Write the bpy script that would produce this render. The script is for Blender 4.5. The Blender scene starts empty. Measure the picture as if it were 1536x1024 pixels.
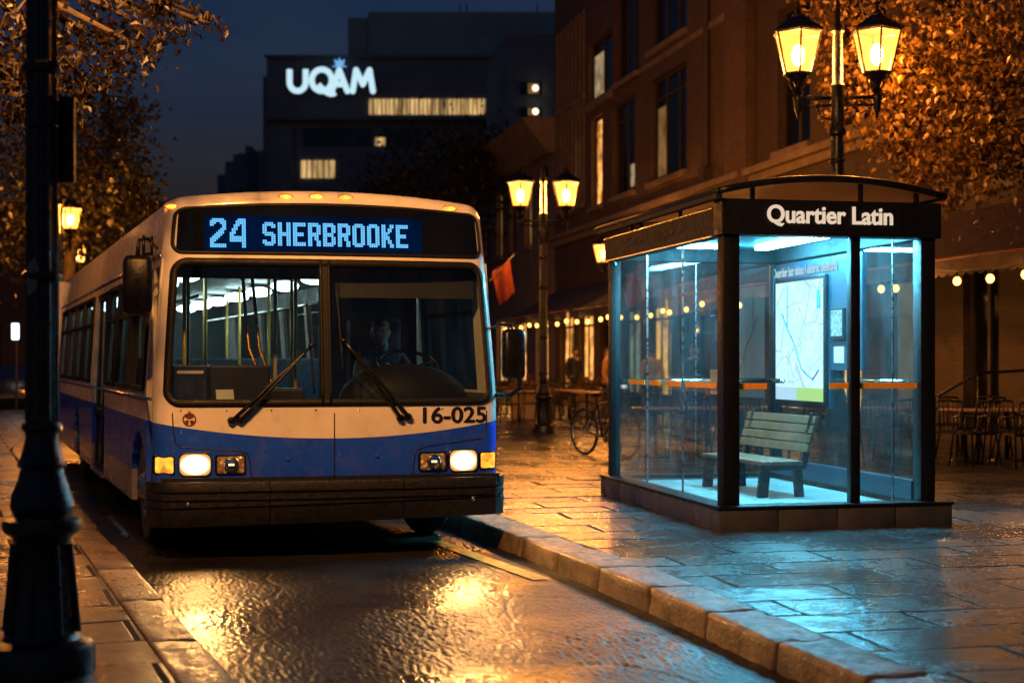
import bpy, bmesh, math, random
from mathutils import Vector, Matrix, Euler
random.seed(7)
sc = bpy.context.scene
COL = sc.collection
R = math.radians
PI = math.pi
F, CX, HY, CH = 2200.0, 768.0, 540.0, 1.6

def P(px, py, Y):
    return Vector(((px-CX)/F*Y, Y, CH-(py-HY)/F*Y))
def G(px, py, z=0.0):
    return P(px, py, (CH-z)*F/(py-HY))

# ------------------------------------------------------------------ materials
def new_mat(name):
    m = bpy.data.materials.new(name); m.use_nodes = True
    nt = m.node_tree; nt.nodes.clear()
    out = nt.nodes.new('ShaderNodeOutputMaterial')
    return m, nt, out
def N(nt, typ, **kw):
    n = nt.nodes.new(typ)
    for k, v in kw.items():
        if k.startswith('i_'):
            key = k[2:]
            n.inputs[int(key) if key.isdigit() else key.replace('_', ' ')].default_value = v
        else: setattr(n, k, v)
    return n
def L(nt, a, b): nt.links.new(a, b)
def math_n(nt, op, a, b=None, c=None, clamp=False):
    n = nt.nodes.new('ShaderNodeMath'); n.operation = op; n.use_clamp = clamp
    for i, v in enumerate((a, b, c)):
        if v is None: continue
        if isinstance(v, (int, float)): n.inputs[i].default_value = v
        else: L(nt, v, n.inputs[i])
    return n.outputs[0]
def mixc(nt, fac, a, b, blend='MIX'):
    n = nt.nodes.new('ShaderNodeMix'); n.data_type = 'RGBA'; n.blend_type = blend
    for s, v in ((n.inputs[0], fac), (n.inputs[6], a), (n.inputs[7], b)):
        if isinstance(v, (int, float)): s.default_value = v
        elif isinstance(v, tuple): s.default_value = (v[0], v[1], v[2], 1)
        else: L(nt, v, s)
    return n.outputs[2]
def noise(nt, scale, detail=4, rough=.55, vec=None, dist=0):
    n = N(nt, 'ShaderNodeTexNoise'); n.inputs['Scale'].default_value = scale
    n.inputs['Detail'].default_value = detail; n.inputs['Roughness'].default_value = rough
    n.inputs['Distortion'].default_value = dist
    if vec is not None: L(nt, vec, n.inputs['Vector'])
    return n.outputs['Fac']
def ramp(nt, fac, lo, hi, a=0.0, b=1.0):
    n = N(nt, 'ShaderNodeMapRange'); n.clamp = True
    for k, v in ((1, lo), (2, hi), (3, a), (4, b)): n.inputs[k].default_value = v
    L(nt, fac, n.inputs[0]); return n.outputs[0]
def obj_co(nt):
    return N(nt, 'ShaderNodeTexCoord').outputs['Object']
def bump(nt, h, strength=.3, dist=.01, nrm=None):
    n = N(nt, 'ShaderNodeBump'); n.inputs['Strength'].default_value = strength
    n.inputs['Distance'].default_value = dist; L(nt, h, n.inputs['Height'])
    if nrm is not None: L(nt, nrm, n.inputs['Normal'])
    return n.outputs['Normal']

def mat(name, col, rough=.5, metal=0, var=.25, vs=5, rv=.15, bs=0, bscale=60, coat=0, spec=.5):
    m, nt, out = new_mat(name)
    b = N(nt, 'ShaderNodeBsdfPrincipled'); co = obj_co(nt)
    f = noise(nt, vs, 5, .6, co)
    d = tuple(c*(1-var) for c in col); h = tuple(min(1, c*(1+var)) for c in col)
    L(nt, mixc(nt, ramp(nt, f, .3, .7), d, h), b.inputs['Base Color'])
    f2 = noise(nt, vs*3.1, 4, .6, co)
    L(nt, ramp(nt, f2, .3, .7, max(.03, rough-rv), min(1, rough+rv)), b.inputs['Roughness'])
    b.inputs['Metallic'].default_value = metal
    b.inputs['Specular IOR Level'].default_value = spec
    if coat: b.inputs['Coat Weight'].default_value = coat; b.inputs['Coat Roughness'].default_value = .08
    if bs: L(nt, bump(nt, noise(nt, bscale, 4, .6, co), bs, .01), b.inputs['Normal'])
    L(nt, b.outputs[0], out.inputs[0]); return m

def emit(name, col, strength, var=0, vs=3, streak=None):
    m, nt, out = new_mat(name)
    e = N(nt, 'ShaderNodeEmission'); e.inputs[0].default_value = (*col, 1); e.inputs[1].default_value = strength
    if var:
        co = obj_co(nt)
        if streak:
            mp = N(nt, 'ShaderNodeMapping'); mp.inputs['Scale'].default_value = streak; L(nt, co, mp.inputs[0]); co = mp.outputs[0]
        f = noise(nt, vs, 3, .6, co)
        L(nt, ramp(nt, f, .35, .65, strength*(1-var), strength*(1+var)), e.inputs[1])
    L(nt, e.outputs[0], out.inputs[0]); return m

def glass(name, tint=(.9, .95, 1), refl=1.0, dirt=.03, rough=.02, ior=1.5, ds=3):
    m, nt, out = new_mat(name)
    t = N(nt, 'ShaderNodeBsdfTransparent'); t.inputs[0].default_value = (*tint, 1)
    g = N(nt, 'ShaderNodeBsdfGlossy'); g.inputs['Roughness'].default_value = rough
    lw = N(nt, 'ShaderNodeLayerWeight'); lw.inputs[0].default_value = .5
    f5 = math_n(nt, 'POWER', lw.outputs['Facing'], 5.0)
    mx = N(nt, 'ShaderNodeMixShader'); L(nt, math_n(nt, 'MULTIPLY', math_n(nt, 'ADD', math_n(nt, 'MULTIPLY', f5, .9), .05), refl, clamp=True), mx.inputs[0])
    L(nt, t.outputs[0], mx.inputs[1]); L(nt, g.outputs[0], mx.inputs[2])
    d = N(nt, 'ShaderNodeBsdfDiffuse'); d.inputs[0].default_value = (.7, .75, .8, 1)
    tl = N(nt, 'ShaderNodeBsdfTranslucent'); tl.inputs[0].default_value = (.7, .75, .8, 1)
    ad = N(nt, 'ShaderNodeMixShader'); ad.inputs[0].default_value = .5
    L(nt, d.outputs[0], ad.inputs[1]); L(nt, tl.outputs[0], ad.inputs[2])
    m2 = N(nt, 'ShaderNodeMixShader')
    co = obj_co(nt)
    mp = N(nt, 'ShaderNodeMapping'); mp.inputs['Scale'].default_value = (1, 1, .35); L(nt, co, mp.inputs[0])
    f = noise(nt, ds, 6, .7, mp.outputs[0], .6)
    L(nt, ramp(nt, f, .42, .72, dirt*.35, dirt*2.2), m2.inputs[0])
    L(nt, mx.outputs[0], m2.inputs[1]); L(nt, ad.outputs[0], m2.inputs[2])
    L(nt, m2.outputs[0], out.inputs[0]); return m

M = {}
M['black_paint'] = mat('black_paint', (.006, .006, .0065), .3, 0, .4, 7, .12, .15, 40, 0, .35)
M['black_frame'] = mat('black_frame', (.005, .0055, .0065), .45, 0, .35, 6, .15, 0, 60, 0, .3)
M['matte_black'] = mat('matte_black', (.008, .009, .011), .6, 0, .2, 6, .1, 0, 0, 0, .25)
M['rubber'] = mat('rubber', (.006, .006, .006), .55, 0, .4, 9, .15, .25, 90, 0, .3)
M['tyre'] = mat('tyre', (.01, .01, .01), .8, 0, .4, 9, .1, .4, 70)
M['bumper'] = mat('bumper', (.008, .007, .006), .4, 0, .6, 14, .2, .5, 110, 0, .45)
M['steel'] = mat('steel', (.45, .45, .46), .3, 1, .2, 8)
M['yellow_pole'] = mat('yellow_pole', (.7, .46, .10), .35, .2, .15, 8)
M['cab_dark'] = mat('cab_dark', (.008, .0085, .0095), .65, 0, .3, 5)
M['cab_grey'] = mat('cab_grey', (.06, .075, .08), .6, 0, .25, 3)
M['cab_white'] = mat('cab_white', (.14, .17, .18), .5, 0, .1, 3)
M['seat_blue'] = mat('seat_blue', (.03, .05, .075), .7, 0, .4, 14, .1, .3, 60)
M['poster_blue'] = mat('poster_blue', (.02, .03, .09), .4, 0, .5, 16)
M['paper'] = mat('paper', (.7, .7, .68), .7, 0, .08, 30)
M['orange_tape'] = mat('orange_tape', (.9, .40, .03), .5, 0, .12, 14)
M['maroon'] = mat('maroon', (.13, .03, .02), .4, 0, .3, 30)
M['ink'] = mat('ink', (.01, .01, .012), .4, 0, .2, 20)
M['brown_wood'] = mat('brown_wood', (.18, .055, .02), .55, 0, .35, 8, .15, .3, 40)  # reddish brown wood of the bench slats and awning frames
M['cast_iron'] = mat('cast_iron', (.007, .007, .0072), .33, .1, .4, 10, .12, .3, 60)
M['chair_metal'] = mat('chair_metal', (.022, .017, .012), .38, .3, .4, 10)
M['table_wood'] = mat('table_wood', (.38, .24, .13), .35, 0, .4, 6)
M['awning'] = mat('awning', (.07, .042, .025), .8, 0, .35, 2.5, .1, .3, 25)
M['awning_blue'] = mat('awning_blue', (.05, .05, .06), .8, 0, .3, 2.5, .1, .3, 25)
M['stone'] = mat('stone', (.2, .155, .115), .7, 0, .3, 2.2, .15, .5, 20)
M['trim_dark'] = mat('trim_dark', (.05, .035, .025), .6, 0, .35, 3)
M['panel_tan'] = mat('panel_tan', (.15, .11, .08), .6, 0, .25, 1.5)
M['dark_glass'] = mat('dark_glass', (.004, .005, .007), .07, 0, .4, 1.2, .03, 0, 60, 0, .35)
M['concrete_dark'] = mat('concrete_dark', (.15, .175, .2), .8, 0, .25, .25, .1)
M['concrete_grey'] = mat('concrete_grey', (.26, .38, .36), .8, 0, .2, .2, .1)
M['red_cloth'] = mat('red_cloth', (.12, .014, .01), .8, 0, .35, 5)
M['trunk'] = mat('trunk', (.06, .042, .028), .85, 0, .4, 8, .1, .7, 25)
M['skin'] = mat('skin', (.42, .25, .17), .5, 0, .12, 20)
M['eye_white'] = mat('eye_white', (.3, .28, .26), .3, 0, .05, 20)
M['hair'] = mat('hair', (.015, .011, .009), .55, 0, .4, 40, .1, .5, 90)
M['jacket'] = mat('jacket', (.018, .02, .03), .6, 0, .35, 10, .15, .4, 40)
M['tan_coat'] = mat('tan_coat', (.32, .18, .09), .75, 0, .3, 6)
M['pale_coat'] = mat('pale_coat', (.45, .36, .27), .75, 0, .3, 6)
M['trousers'] = mat('trousers', (.03, .03, .04), .8, 0, .3, 8)
M['chrome'] = mat('chrome', (.7, .68, .62), .14, 1, .1, 6, .08)
M['plinth'] = mat('plinth', (.05, .05, .05), .5, 0, .35, 3, .2, .35, 30)
M['shelter_floor'] = mat('shelter_floor', (.3, .31, .3), .45, 0, .25, 2.2, .2, .2, 30)
M['ceiling_panel'] = mat('ceiling_panel', (.08, .27, .36), .5, 0, .12, 2)
def roof_mat():
    m, nt, out = new_mat('roof_panel'); co = obj_co(nt); n = noise(nt, 2.5, 5, .6, co)
    c = mixc(nt, ramp(nt, n, .3, .7), (.5, .42, .32), (.65, .56, .45))
    d = N(nt, 'ShaderNodeBsdfPrincipled'); L(nt, c, d.inputs['Base Color']); d.inputs['Roughness'].default_value = .35
    t = N(nt, 'ShaderNodeBsdfTranslucent'); L(nt, c, t.inputs[0]); mx = N(nt, 'ShaderNodeMixShader'); mx.inputs[0].default_value = .6
    L(nt, d.outputs[0], mx.inputs[1]); L(nt, t.outputs[0], mx.inputs[2]); L(nt, mx.outputs[0], out.inputs[0]); return m
M['roof_panel'] = roof_mat()
M['car_paint'] = mat('car_paint', (.02, .025, .035), .2, .2, .2, 3, .08, 0, 0, .5)

M['fog_glow'] = emit('fog_glow', (1, .6, .25), 3.0)  # painted glow for the unlit fog lamps
M['faint_grey'] = mat('faint_grey', (.028, .032, .036), .5)
def lamp_glass():
    m, nt, out = new_mat('lamp_glass')
    t = N(nt, 'ShaderNodeBsdfTransparent'); t.inputs[0].default_value = (1, .86, .6, 1)
    e = N(nt, 'ShaderNodeEmission'); e.inputs[0].default_value = (1, .32, .05, 1); e.inputs[1].default_value = 2.1
    co = obj_co(nt)
    f = noise(nt, 5, 3, .5, co); L(nt, ramp(nt, f, .3, .7, 1.8, 2.5), e.inputs[1])
    a = N(nt, 'ShaderNodeAddShader'); L(nt, t.outputs[0], a.inputs[0]); L(nt, e.outputs[0], a.inputs[1])
    L(nt, a.outputs[0], out.inputs[0]); return m
M['lamp_glass'] = lamp_glass()
def core_mat():
    m, nt, out = new_mat('lamp_core'); t = N(nt, 'ShaderNodeBsdfTransparent'); e = N(nt, 'ShaderNodeEmission')
    e.inputs[0].default_value = (1, .62, .25, 1); e.inputs[1].default_value = 9
    a = N(nt, 'ShaderNodeAddShader'); L(nt, t.outputs[0], a.inputs[0]); L(nt, e.outputs[0], a.inputs[1]); L(nt, a.outputs[0], out.inputs[0]); return m
M['lamp_core'] = core_mat()
M['bulb'] = emit('bulb', (1, .45, .09), 7)
M['clear_amber'] = emit('clear_amber', (1, .33, .04), 2.6, .4, 14)
M['amber_base'] = emit('amber_base', (1, .17, .01), .75, .3, 14)
M['turn_amber'] = emit('turn_amber', (1, .33, .03), 2.0, .6, 9)
def head_mat():
    m, nt, out = new_mat('head_on'); tc = N(nt, 'ShaderNodeTexCoord'); sp = N(nt, 'ShaderNodeSeparateXYZ'); L(nt, tc.outputs['Generated'], sp.inputs[0])
    dx = math_n(nt, 'SUBTRACT', sp.outputs[0], .5); dz = math_n(nt, 'SUBTRACT', sp.outputs[2], .5)
    rr = math_n(nt, 'SQRT', math_n(nt, 'ADD', math_n(nt, 'MULTIPLY', dx, dx), math_n(nt, 'MULTIPLY', dz, dz)))
    rib = N(nt, 'ShaderNodeTexWave'); rib.inputs['Scale'].default_value = 9; L(nt, tc.outputs['Generated'], rib.inputs['Vector'])
    e = N(nt, 'ShaderNodeEmission'); L(nt, mixc(nt, ramp(nt, rr, .28, .55), (1, .72, .4), (1, .42, .1)), e.inputs[0])
    L(nt, math_n(nt, 'MULTIPLY', ramp(nt, rr, .08, .5, 24, 1.1), ramp(nt, rib.outputs['Fac'], 0, 1, .75, 1.1)), e.inputs[1])
    L(nt, e.outputs[0], out.inputs[0]); return m
M['head_on'] = head_mat()
M['led'] = emit('led', (.15, .55, 1), 1.3)
M['led_panel'] = emit('led_panel', (.0, .12, .6), .05, .4, 2.2)
M['cool_tube'] = emit('cool_tube', (.15, .70, .98), 235)
M['bus_lamp'] = emit('bus_lamp', (.72, .97, .93), 15)
def channel(name, col, st):
    m, nt, out = new_mat(name); g = N(nt, 'ShaderNodeNewGeometry'); sp = N(nt, 'ShaderNodeSeparateXYZ'); L(nt, g.outputs['Normal'], sp.inputs[0])
    e = N(nt, 'ShaderNodeEmission'); e.inputs[0].default_value = (*col, 1)
    L(nt, math_n(nt, 'MULTIPLY', math_n(nt, 'LESS_THAN', sp.outputs[1], -.12), st), e.inputs[1]); L(nt, e.outputs[0], out.inputs[0]); return m
M['uqam'] = channel('uqam', (.6, .88, 1), .95)
M['uqam_leaf'] = emit('uqam_leaf', (.2, .5, .95), .9)
M['lit_yellow'] = emit('lit_yellow', (1, .62, .24), .55, .75, 2.4, (1, 1, .1))
M['lit_dim'] = emit('lit_dim', (1, .5, .17), .16, .5, 1.2)
M['lit_shop'] = emit('lit_shop', (1, .4, .09), 1.2, .8, 1.7)
M['lit_pale'] = emit('lit_pale', (1, .72, .38), .3, .5, 2)
M['letter_cream'] = emit('letter_cream', (1, .76, .55), .78)
M['letter_white'] = emit('letter_white', (.75, .93, 1), .9)
M['screen_blue'] = emit('screen_blue', (.35, .8, 1), 1.3, .4, 22)
M['tail_red'] = emit('tail_red', (1, .03, .02), 3)
M['cold_white'] = emit('cold_white', (.75, .95, 1), 4)
M['glass'] = glass('glass', (.86, .95, .97), 1.0, .011)
M['windshield_glass'] = glass('windshield_glass', (.66, .74, .75), .8, .006)
M['bus_window_glass'] = glass('bus_window_glass', (.25, .32, .36), 1.0, .01)
M['lens_glass'] = glass('lens_glass', (1, .93, .8), 1.0, .06, .05)

def livery():
    m, nt, out = new_mat('livery')
    b = N(nt, 'ShaderNodeBsdfPrincipled'); co = obj_co(nt)
    sx = N(nt, 'ShaderNodeSeparateXYZ'); L(nt, co, sx.inputs[0])
    x, y, z = sx.outputs
    t = math_n(nt, 'DIVIDE', math_n(nt, 'SUBTRACT', x, 1.4085), 1.4085)
    zb = math_n(nt, 'ADD', .965, math_n(nt, 'MULTIPLY', math_n(nt, 'MULTIPLY', t, t), .135))
    blue = math_n(nt, 'LESS_THAN', z, zb)
    # lower side skirt is pale grey behind the front corner
    skirt = math_n(nt, 'MULTIPLY', math_n(nt, 'LESS_THAN', z, .62), math_n(nt, 'GREATER_THAN', y, .7))
    n1 = noise(nt, 2.2, 5, .6, co)
    white = mixc(nt, ramp(nt, n1, .35, .7), (.80, .76, .70), (.68, .63, .57))
    bl = mixc(nt, ramp(nt, n1, .3, .7), (.010, .062, .62), (.014, .085, .78))
    c = mixc(nt, blue, white, bl)
    c = mixc(nt, skirt, c, (.3, .29, .28))
    # grime towards the bottom of the panels and light scratches
    mp = N(nt, 'ShaderNodeMapping'); mp.inputs['Scale'].default_value = (9, 9, 4); mp.inputs['Rotation'].default_value = (.3, .5, .9); L(nt, co, mp.inputs[0])
    n2 = noise(nt, 3.2, 8, .75, mp.outputs[0], 1.5)
    sc_ = math_n(nt, 'MULTIPLY', ramp(nt, n2, .63, .67), blue)
    c = mixc(nt, sc_, c, (.35, .36, .42))
    n3 = noise(nt, 7, 6, .7, co)
    c = mixc(nt, ramp(nt, n3, .5, .8, 0, .35), c, (.12, .09, .06))
    L(nt, c, b.inputs['Base Color'])
    L(nt, ramp(nt, n3, .3, .7, .16, .36), b.inputs['Roughness'])
    b.inputs['Coat Weight'].default_value = .4; b.inputs['Coat Roughness'].default_value = .06
    L(nt, bump(nt, noise(nt, 1.3, 2, .5, co), .05, .02), b.inputs['Normal'])
    L(nt, b.outputs[0], out.inputs[0]); return m
M['livery'] = livery()

def brick_mat(name, c1, c2, mortar):
    m, nt, out = new_mat(name)
    b = N(nt, 'ShaderNodeBsdfPrincipled'); co = obj_co(nt)
    sp = N(nt, 'ShaderNodeSeparateXYZ'); L(nt, co, sp.inputs[0])
    cb = N(nt, 'ShaderNodeCombineXYZ')
    L(nt, math_n(nt, 'ADD', sp.outputs[0], sp.outputs[1]), cb.inputs[0]); L(nt, sp.outputs[2], cb.inputs[1])
    br = N(nt, 'ShaderNodeTexBrick'); L(nt, cb.outputs[0], br.inputs['Vector'])
    br.inputs['Color1'].default_value = (*c1, 1); br.inputs['Color2'].default_value = (*c2, 1); br.inputs['Mortar'].default_value = (*mortar, 1)
    br.inputs['Scale'].default_value = 1; br.inputs['Mortar Size'].default_value = .012
    br.inputs['Brick Width'].default_value = .24; br.inputs['Row Height'].default_value = .085
    n = noise(nt, .7, 5, .6, co)
    L(nt, mixc(nt, ramp(nt, n, .3, .75, 0, .65), br.outputs['Color'], (.035, .022, .016)), b.inputs['Base Color'])
    b.inputs['Roughness'].default_value = .8
    L(nt, bump(nt, br.outputs['Fac'], -.5, .01), b.inputs['Normal'])
    L(nt, b.outputs[0], out.inputs[0]); return m
M['brick'] = brick_mat('brick', (.10, .062, .04), (.15, .088, .056), (.085, .066, .053))
M['brick_dark'] = brick_mat('brick_dark', (.07, .044, .03), (.10, .062, .04), (.055, .045, .038))

def paving(name, rot, bw, bh, c_lo, c_hi, rlo, rhi, wet_scale=.8, joint=.02):
    m, nt, out = new_mat(name)
    b = N(nt, 'ShaderNodeBsdfPrincipled'); co = obj_co(nt)
    mp = N(nt, 'ShaderNodeMapping'); mp.inputs['Rotation'].default_value = (0, 0, rot); L(nt, co, mp.inputs[0])
    wob = N(nt, 'ShaderNodeVectorMath'); wob.operation = 'ADD'
    nz = N(nt, 'ShaderNodeTexNoise'); nz.inputs['Scale'].default_value = 5; nz.inputs['Detail'].default_value = 3; L(nt, co, nz.inputs['Vector'])
    sc1 = N(nt, 'ShaderNodeVectorMath'); sc1.operation = 'SCALE'; sc1.inputs['Scale'].default_value = .008; L(nt, nz.outputs['Color'], sc1.inputs[0])
    L(nt, mp.outputs[0], wob.inputs[0]); L(nt, sc1.outputs[0], wob.inputs[1])
    br = N(nt, 'ShaderNodeTexBrick'); L(nt, wob.outputs[0], br.inputs['Vector'])
    br.inputs['Scale'].default_value = 1; br.inputs['Mortar Size'].default_value = joint; br.inputs['Mortar Smooth'].default_value = .3
    br.inputs['Brick Width'].default_value = bw; br.inputs['Row Height'].default_value = bh
    br.inputs['Color1'].default_value = (.75, .75, .75, 1); br.inputs['Color2'].default_value = (1.15, 1.15, 1.15, 1); br.inputs['Mortar'].default_value = (.26, .26, .26, 1)
    n1 = noise(nt, 1.7, 6, .65, co)
    c = mixc(nt, ramp(nt, n1, .3, .7), c_lo, c_hi)
    c = mixc(nt, 1.0, c, br.outputs['Color'], 'MULTIPLY')
    L(nt, c, b.inputs['Base Color'])
    w = noise(nt, wet_scale, 3, .5, co, .3)
    n2 = noise(nt, 14, 4, .6, co)
    ro = math_n(nt, 'ADD', ramp(nt, w, .3, .65, rlo, rhi), ramp(nt, n2, .3, .7, -.05, .07))
    L(nt, math_n(nt, 'ADD', ro, math_n(nt, 'MULTIPLY', br.outputs['Fac'], .5)), b.inputs['Roughness'])
    L(nt, ramp(nt, br.outputs['Fac'], 0, 1, .6, .08), b.inputs['Specular IOR Level'])
    n4 = noise(nt, 55, 5, .75, co); n5 = noise(nt, 7, 4, .6, co)
    h = math_n(nt, 'ADD', math_n(nt, 'MULTIPLY', n4, .6), math_n(nt, 'MULTIPLY', n5, .55))
    h = math_n(nt, 'SUBTRACT', h, math_n(nt, 'MULTIPLY', br.outputs['Fac'], 1.6))
    L(nt, bump(nt, h, .3, .01), b.inputs['Normal'])
    L(nt, b.outputs[0], out.inputs[0]); return m
M['paving'] = paving('paving', R(-12.5), 1.15, .52, (.026, .028, .03), (.062, .062, .062), .13, .34)
M['paving_left'] = paving('paving_left', R(-21), .95, .62, (.075, .063, .052), (.17, .14, .11), .18, .42)

def asphalt():
    m, nt, out = new_mat('asphalt')
    b = N(nt, 'ShaderNodeBsdfPrincipled'); co = obj_co(nt)
    n1 = noise(nt, 1.1, 6, .65, co)
    L(nt, mixc(nt, ramp(nt, n1, .3, .7), (.010, .0098, .0095), (.024, .0225, .021)), b.inputs['Base Color'])
    w = noise(nt, .8, 3, .5, co, .3)
    wet = ramp(nt, w, .36, .58)
    vo = N(nt, 'ShaderNodeTexVoronoi'); vo.inputs['Scale'].default_value = 36; L(nt, co, vo.inputs['Vector'])
    n4 = noise(nt, 90, 3, .7, co)
    h = math_n(nt, 'ADD', math_n(nt, 'MULTIPLY', math_n(nt, 'SUBTRACT', vo.outputs['Distance'], .42), -1.0), math_n(nt, 'MULTIPLY', math_n(nt, 'SUBTRACT', n4, .5), .5))
    h = math_n(nt, 'MULTIPLY', h, ramp(nt, wet, 0, 1, .75, 1.0))
    n5 = noise(nt, 12, 4, .6, co)
    h = math_n(nt, 'ADD', h, math_n(nt, 'MULTIPLY', n5, .5))
    L(nt, bump(nt, h, .3, .012), b.inputs['Normal'])
    L(nt, ramp(nt, wet, 0, 1, .24, .46), b.inputs['Roughness'])
    b.inputs['Specular IOR Level'].default_value = .27
    L(nt, b.outputs[0], out.inputs[0]); return m
M['asphalt'] = asphalt()
M['kerb_stone'] = mat('kerb_stone', (.2, .155, .11), .45, 0, .6, 4.5, .25, .9, 40)
M['mottled_yellow'] = mat('mottled_yellow', (.55, .33, .05), .4, 0, .55, 9, .2, .6, 70)

def map_mat():
    m, nt, out = new_mat('street_map')
    e = N(nt, 'ShaderNodeEmission'); co = obj_co(nt)
    sp = N(nt, 'ShaderNodeSeparateXYZ'); L(nt, co, sp.inputs[0])
    cb = N(nt, 'ShaderNodeCombineXYZ'); L(nt, sp.outputs[1], cb.inputs[0]); L(nt, sp.outputs[2], cb.inputs[1])
    v = cb.outputs[0]
    vo = N(nt, 'ShaderNodeTexVoronoi'); vo.feature = 'DISTANCE_TO_EDGE'; vo.inputs['Scale'].default_value = 30; L(nt, v, vo.inputs['Vector'])
    st = ramp(nt, vo.outputs['Distance'], .01, .06, .35, 1)
    vo2 = N(nt, 'ShaderNodeTexVoronoi'); vo2.feature = 'DISTANCE_TO_EDGE'; vo2.inputs['Scale'].default_value = 3; L(nt, v, vo2.inputs['Vector'])
    st2 = ramp(nt, vo2.outputs['Distance'], .008, .02)
    n1 = noise(nt, 4, 3, .5, v); n2 = noise(nt, 60, 2, .5, v)
    c = mixc(nt, ramp(nt, n1, .5, .56), (.66, .93, .98), (.78, .93, .9))
    c = mixc(nt, ramp(nt, n1, .62, .66, 0, .7), c, (.5, .85, .95))
    c = mixc(nt, st, (.28, .5, .6), c)
    c = mixc(nt, ramp(nt, st2, 0, 1, .45, 1), (.30, .42, .55), c)
    c = mixc(nt, ramp(nt, n2, .66, .7, 0, .6), c, (.5, .25, .25))
    green = math_n(nt, 'LESS_THAN', sp.outputs[2], 1.31)
    gr = mixc(nt, math_n(nt, 'LESS_THAN', sp.outputs[1], 2.72), (.45, .6, .72), (.42, .62, .2))
    c = mixc(nt, green, c, gr)
    L(nt, c, e.inputs[0]); e.inputs[1].default_value = 1.5
    L(nt, e.outputs[0], out.inputs[0]); return m
M['street_map'] = map_mat()

def leaf_mat(name, c1, c2):
    m, nt, out = new_mat(name)
    co = obj_co(nt); n = noise(nt, 3.5, 4, .7, co); n2 = noise(nt, 40, 2, .5, co)
    c = mixc(nt, ramp(nt, math_n(nt, 'ADD', math_n(nt, 'MULTIPLY', n, .6), math_n(nt, 'MULTIPLY', n2, .4)), .35, .65), c1, c2)
    b = N(nt, 'ShaderNodeBsdfPrincipled'); L(nt, c, b.inputs['Base Color']); b.inputs['Roughness'].default_value = .42
    t = N(nt, 'ShaderNodeBsdfTranslucent'); L(nt, c, t.inputs[0])
    mx = N(nt, 'ShaderNodeMixShader'); mx.inputs[0].default_value = .3
    L(nt, b.outputs[0], mx.inputs[1]); L(nt, t.outputs[0], mx.inputs[2]); L(nt, mx.outputs[0], out.inputs[0]); return m
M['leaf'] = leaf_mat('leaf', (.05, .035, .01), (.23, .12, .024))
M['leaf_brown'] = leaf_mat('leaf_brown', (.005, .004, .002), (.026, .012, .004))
M['leaf_dark'] = leaf_mat('leaf_dark', (.015, .018, .007), (.045, .035, .011))

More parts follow.
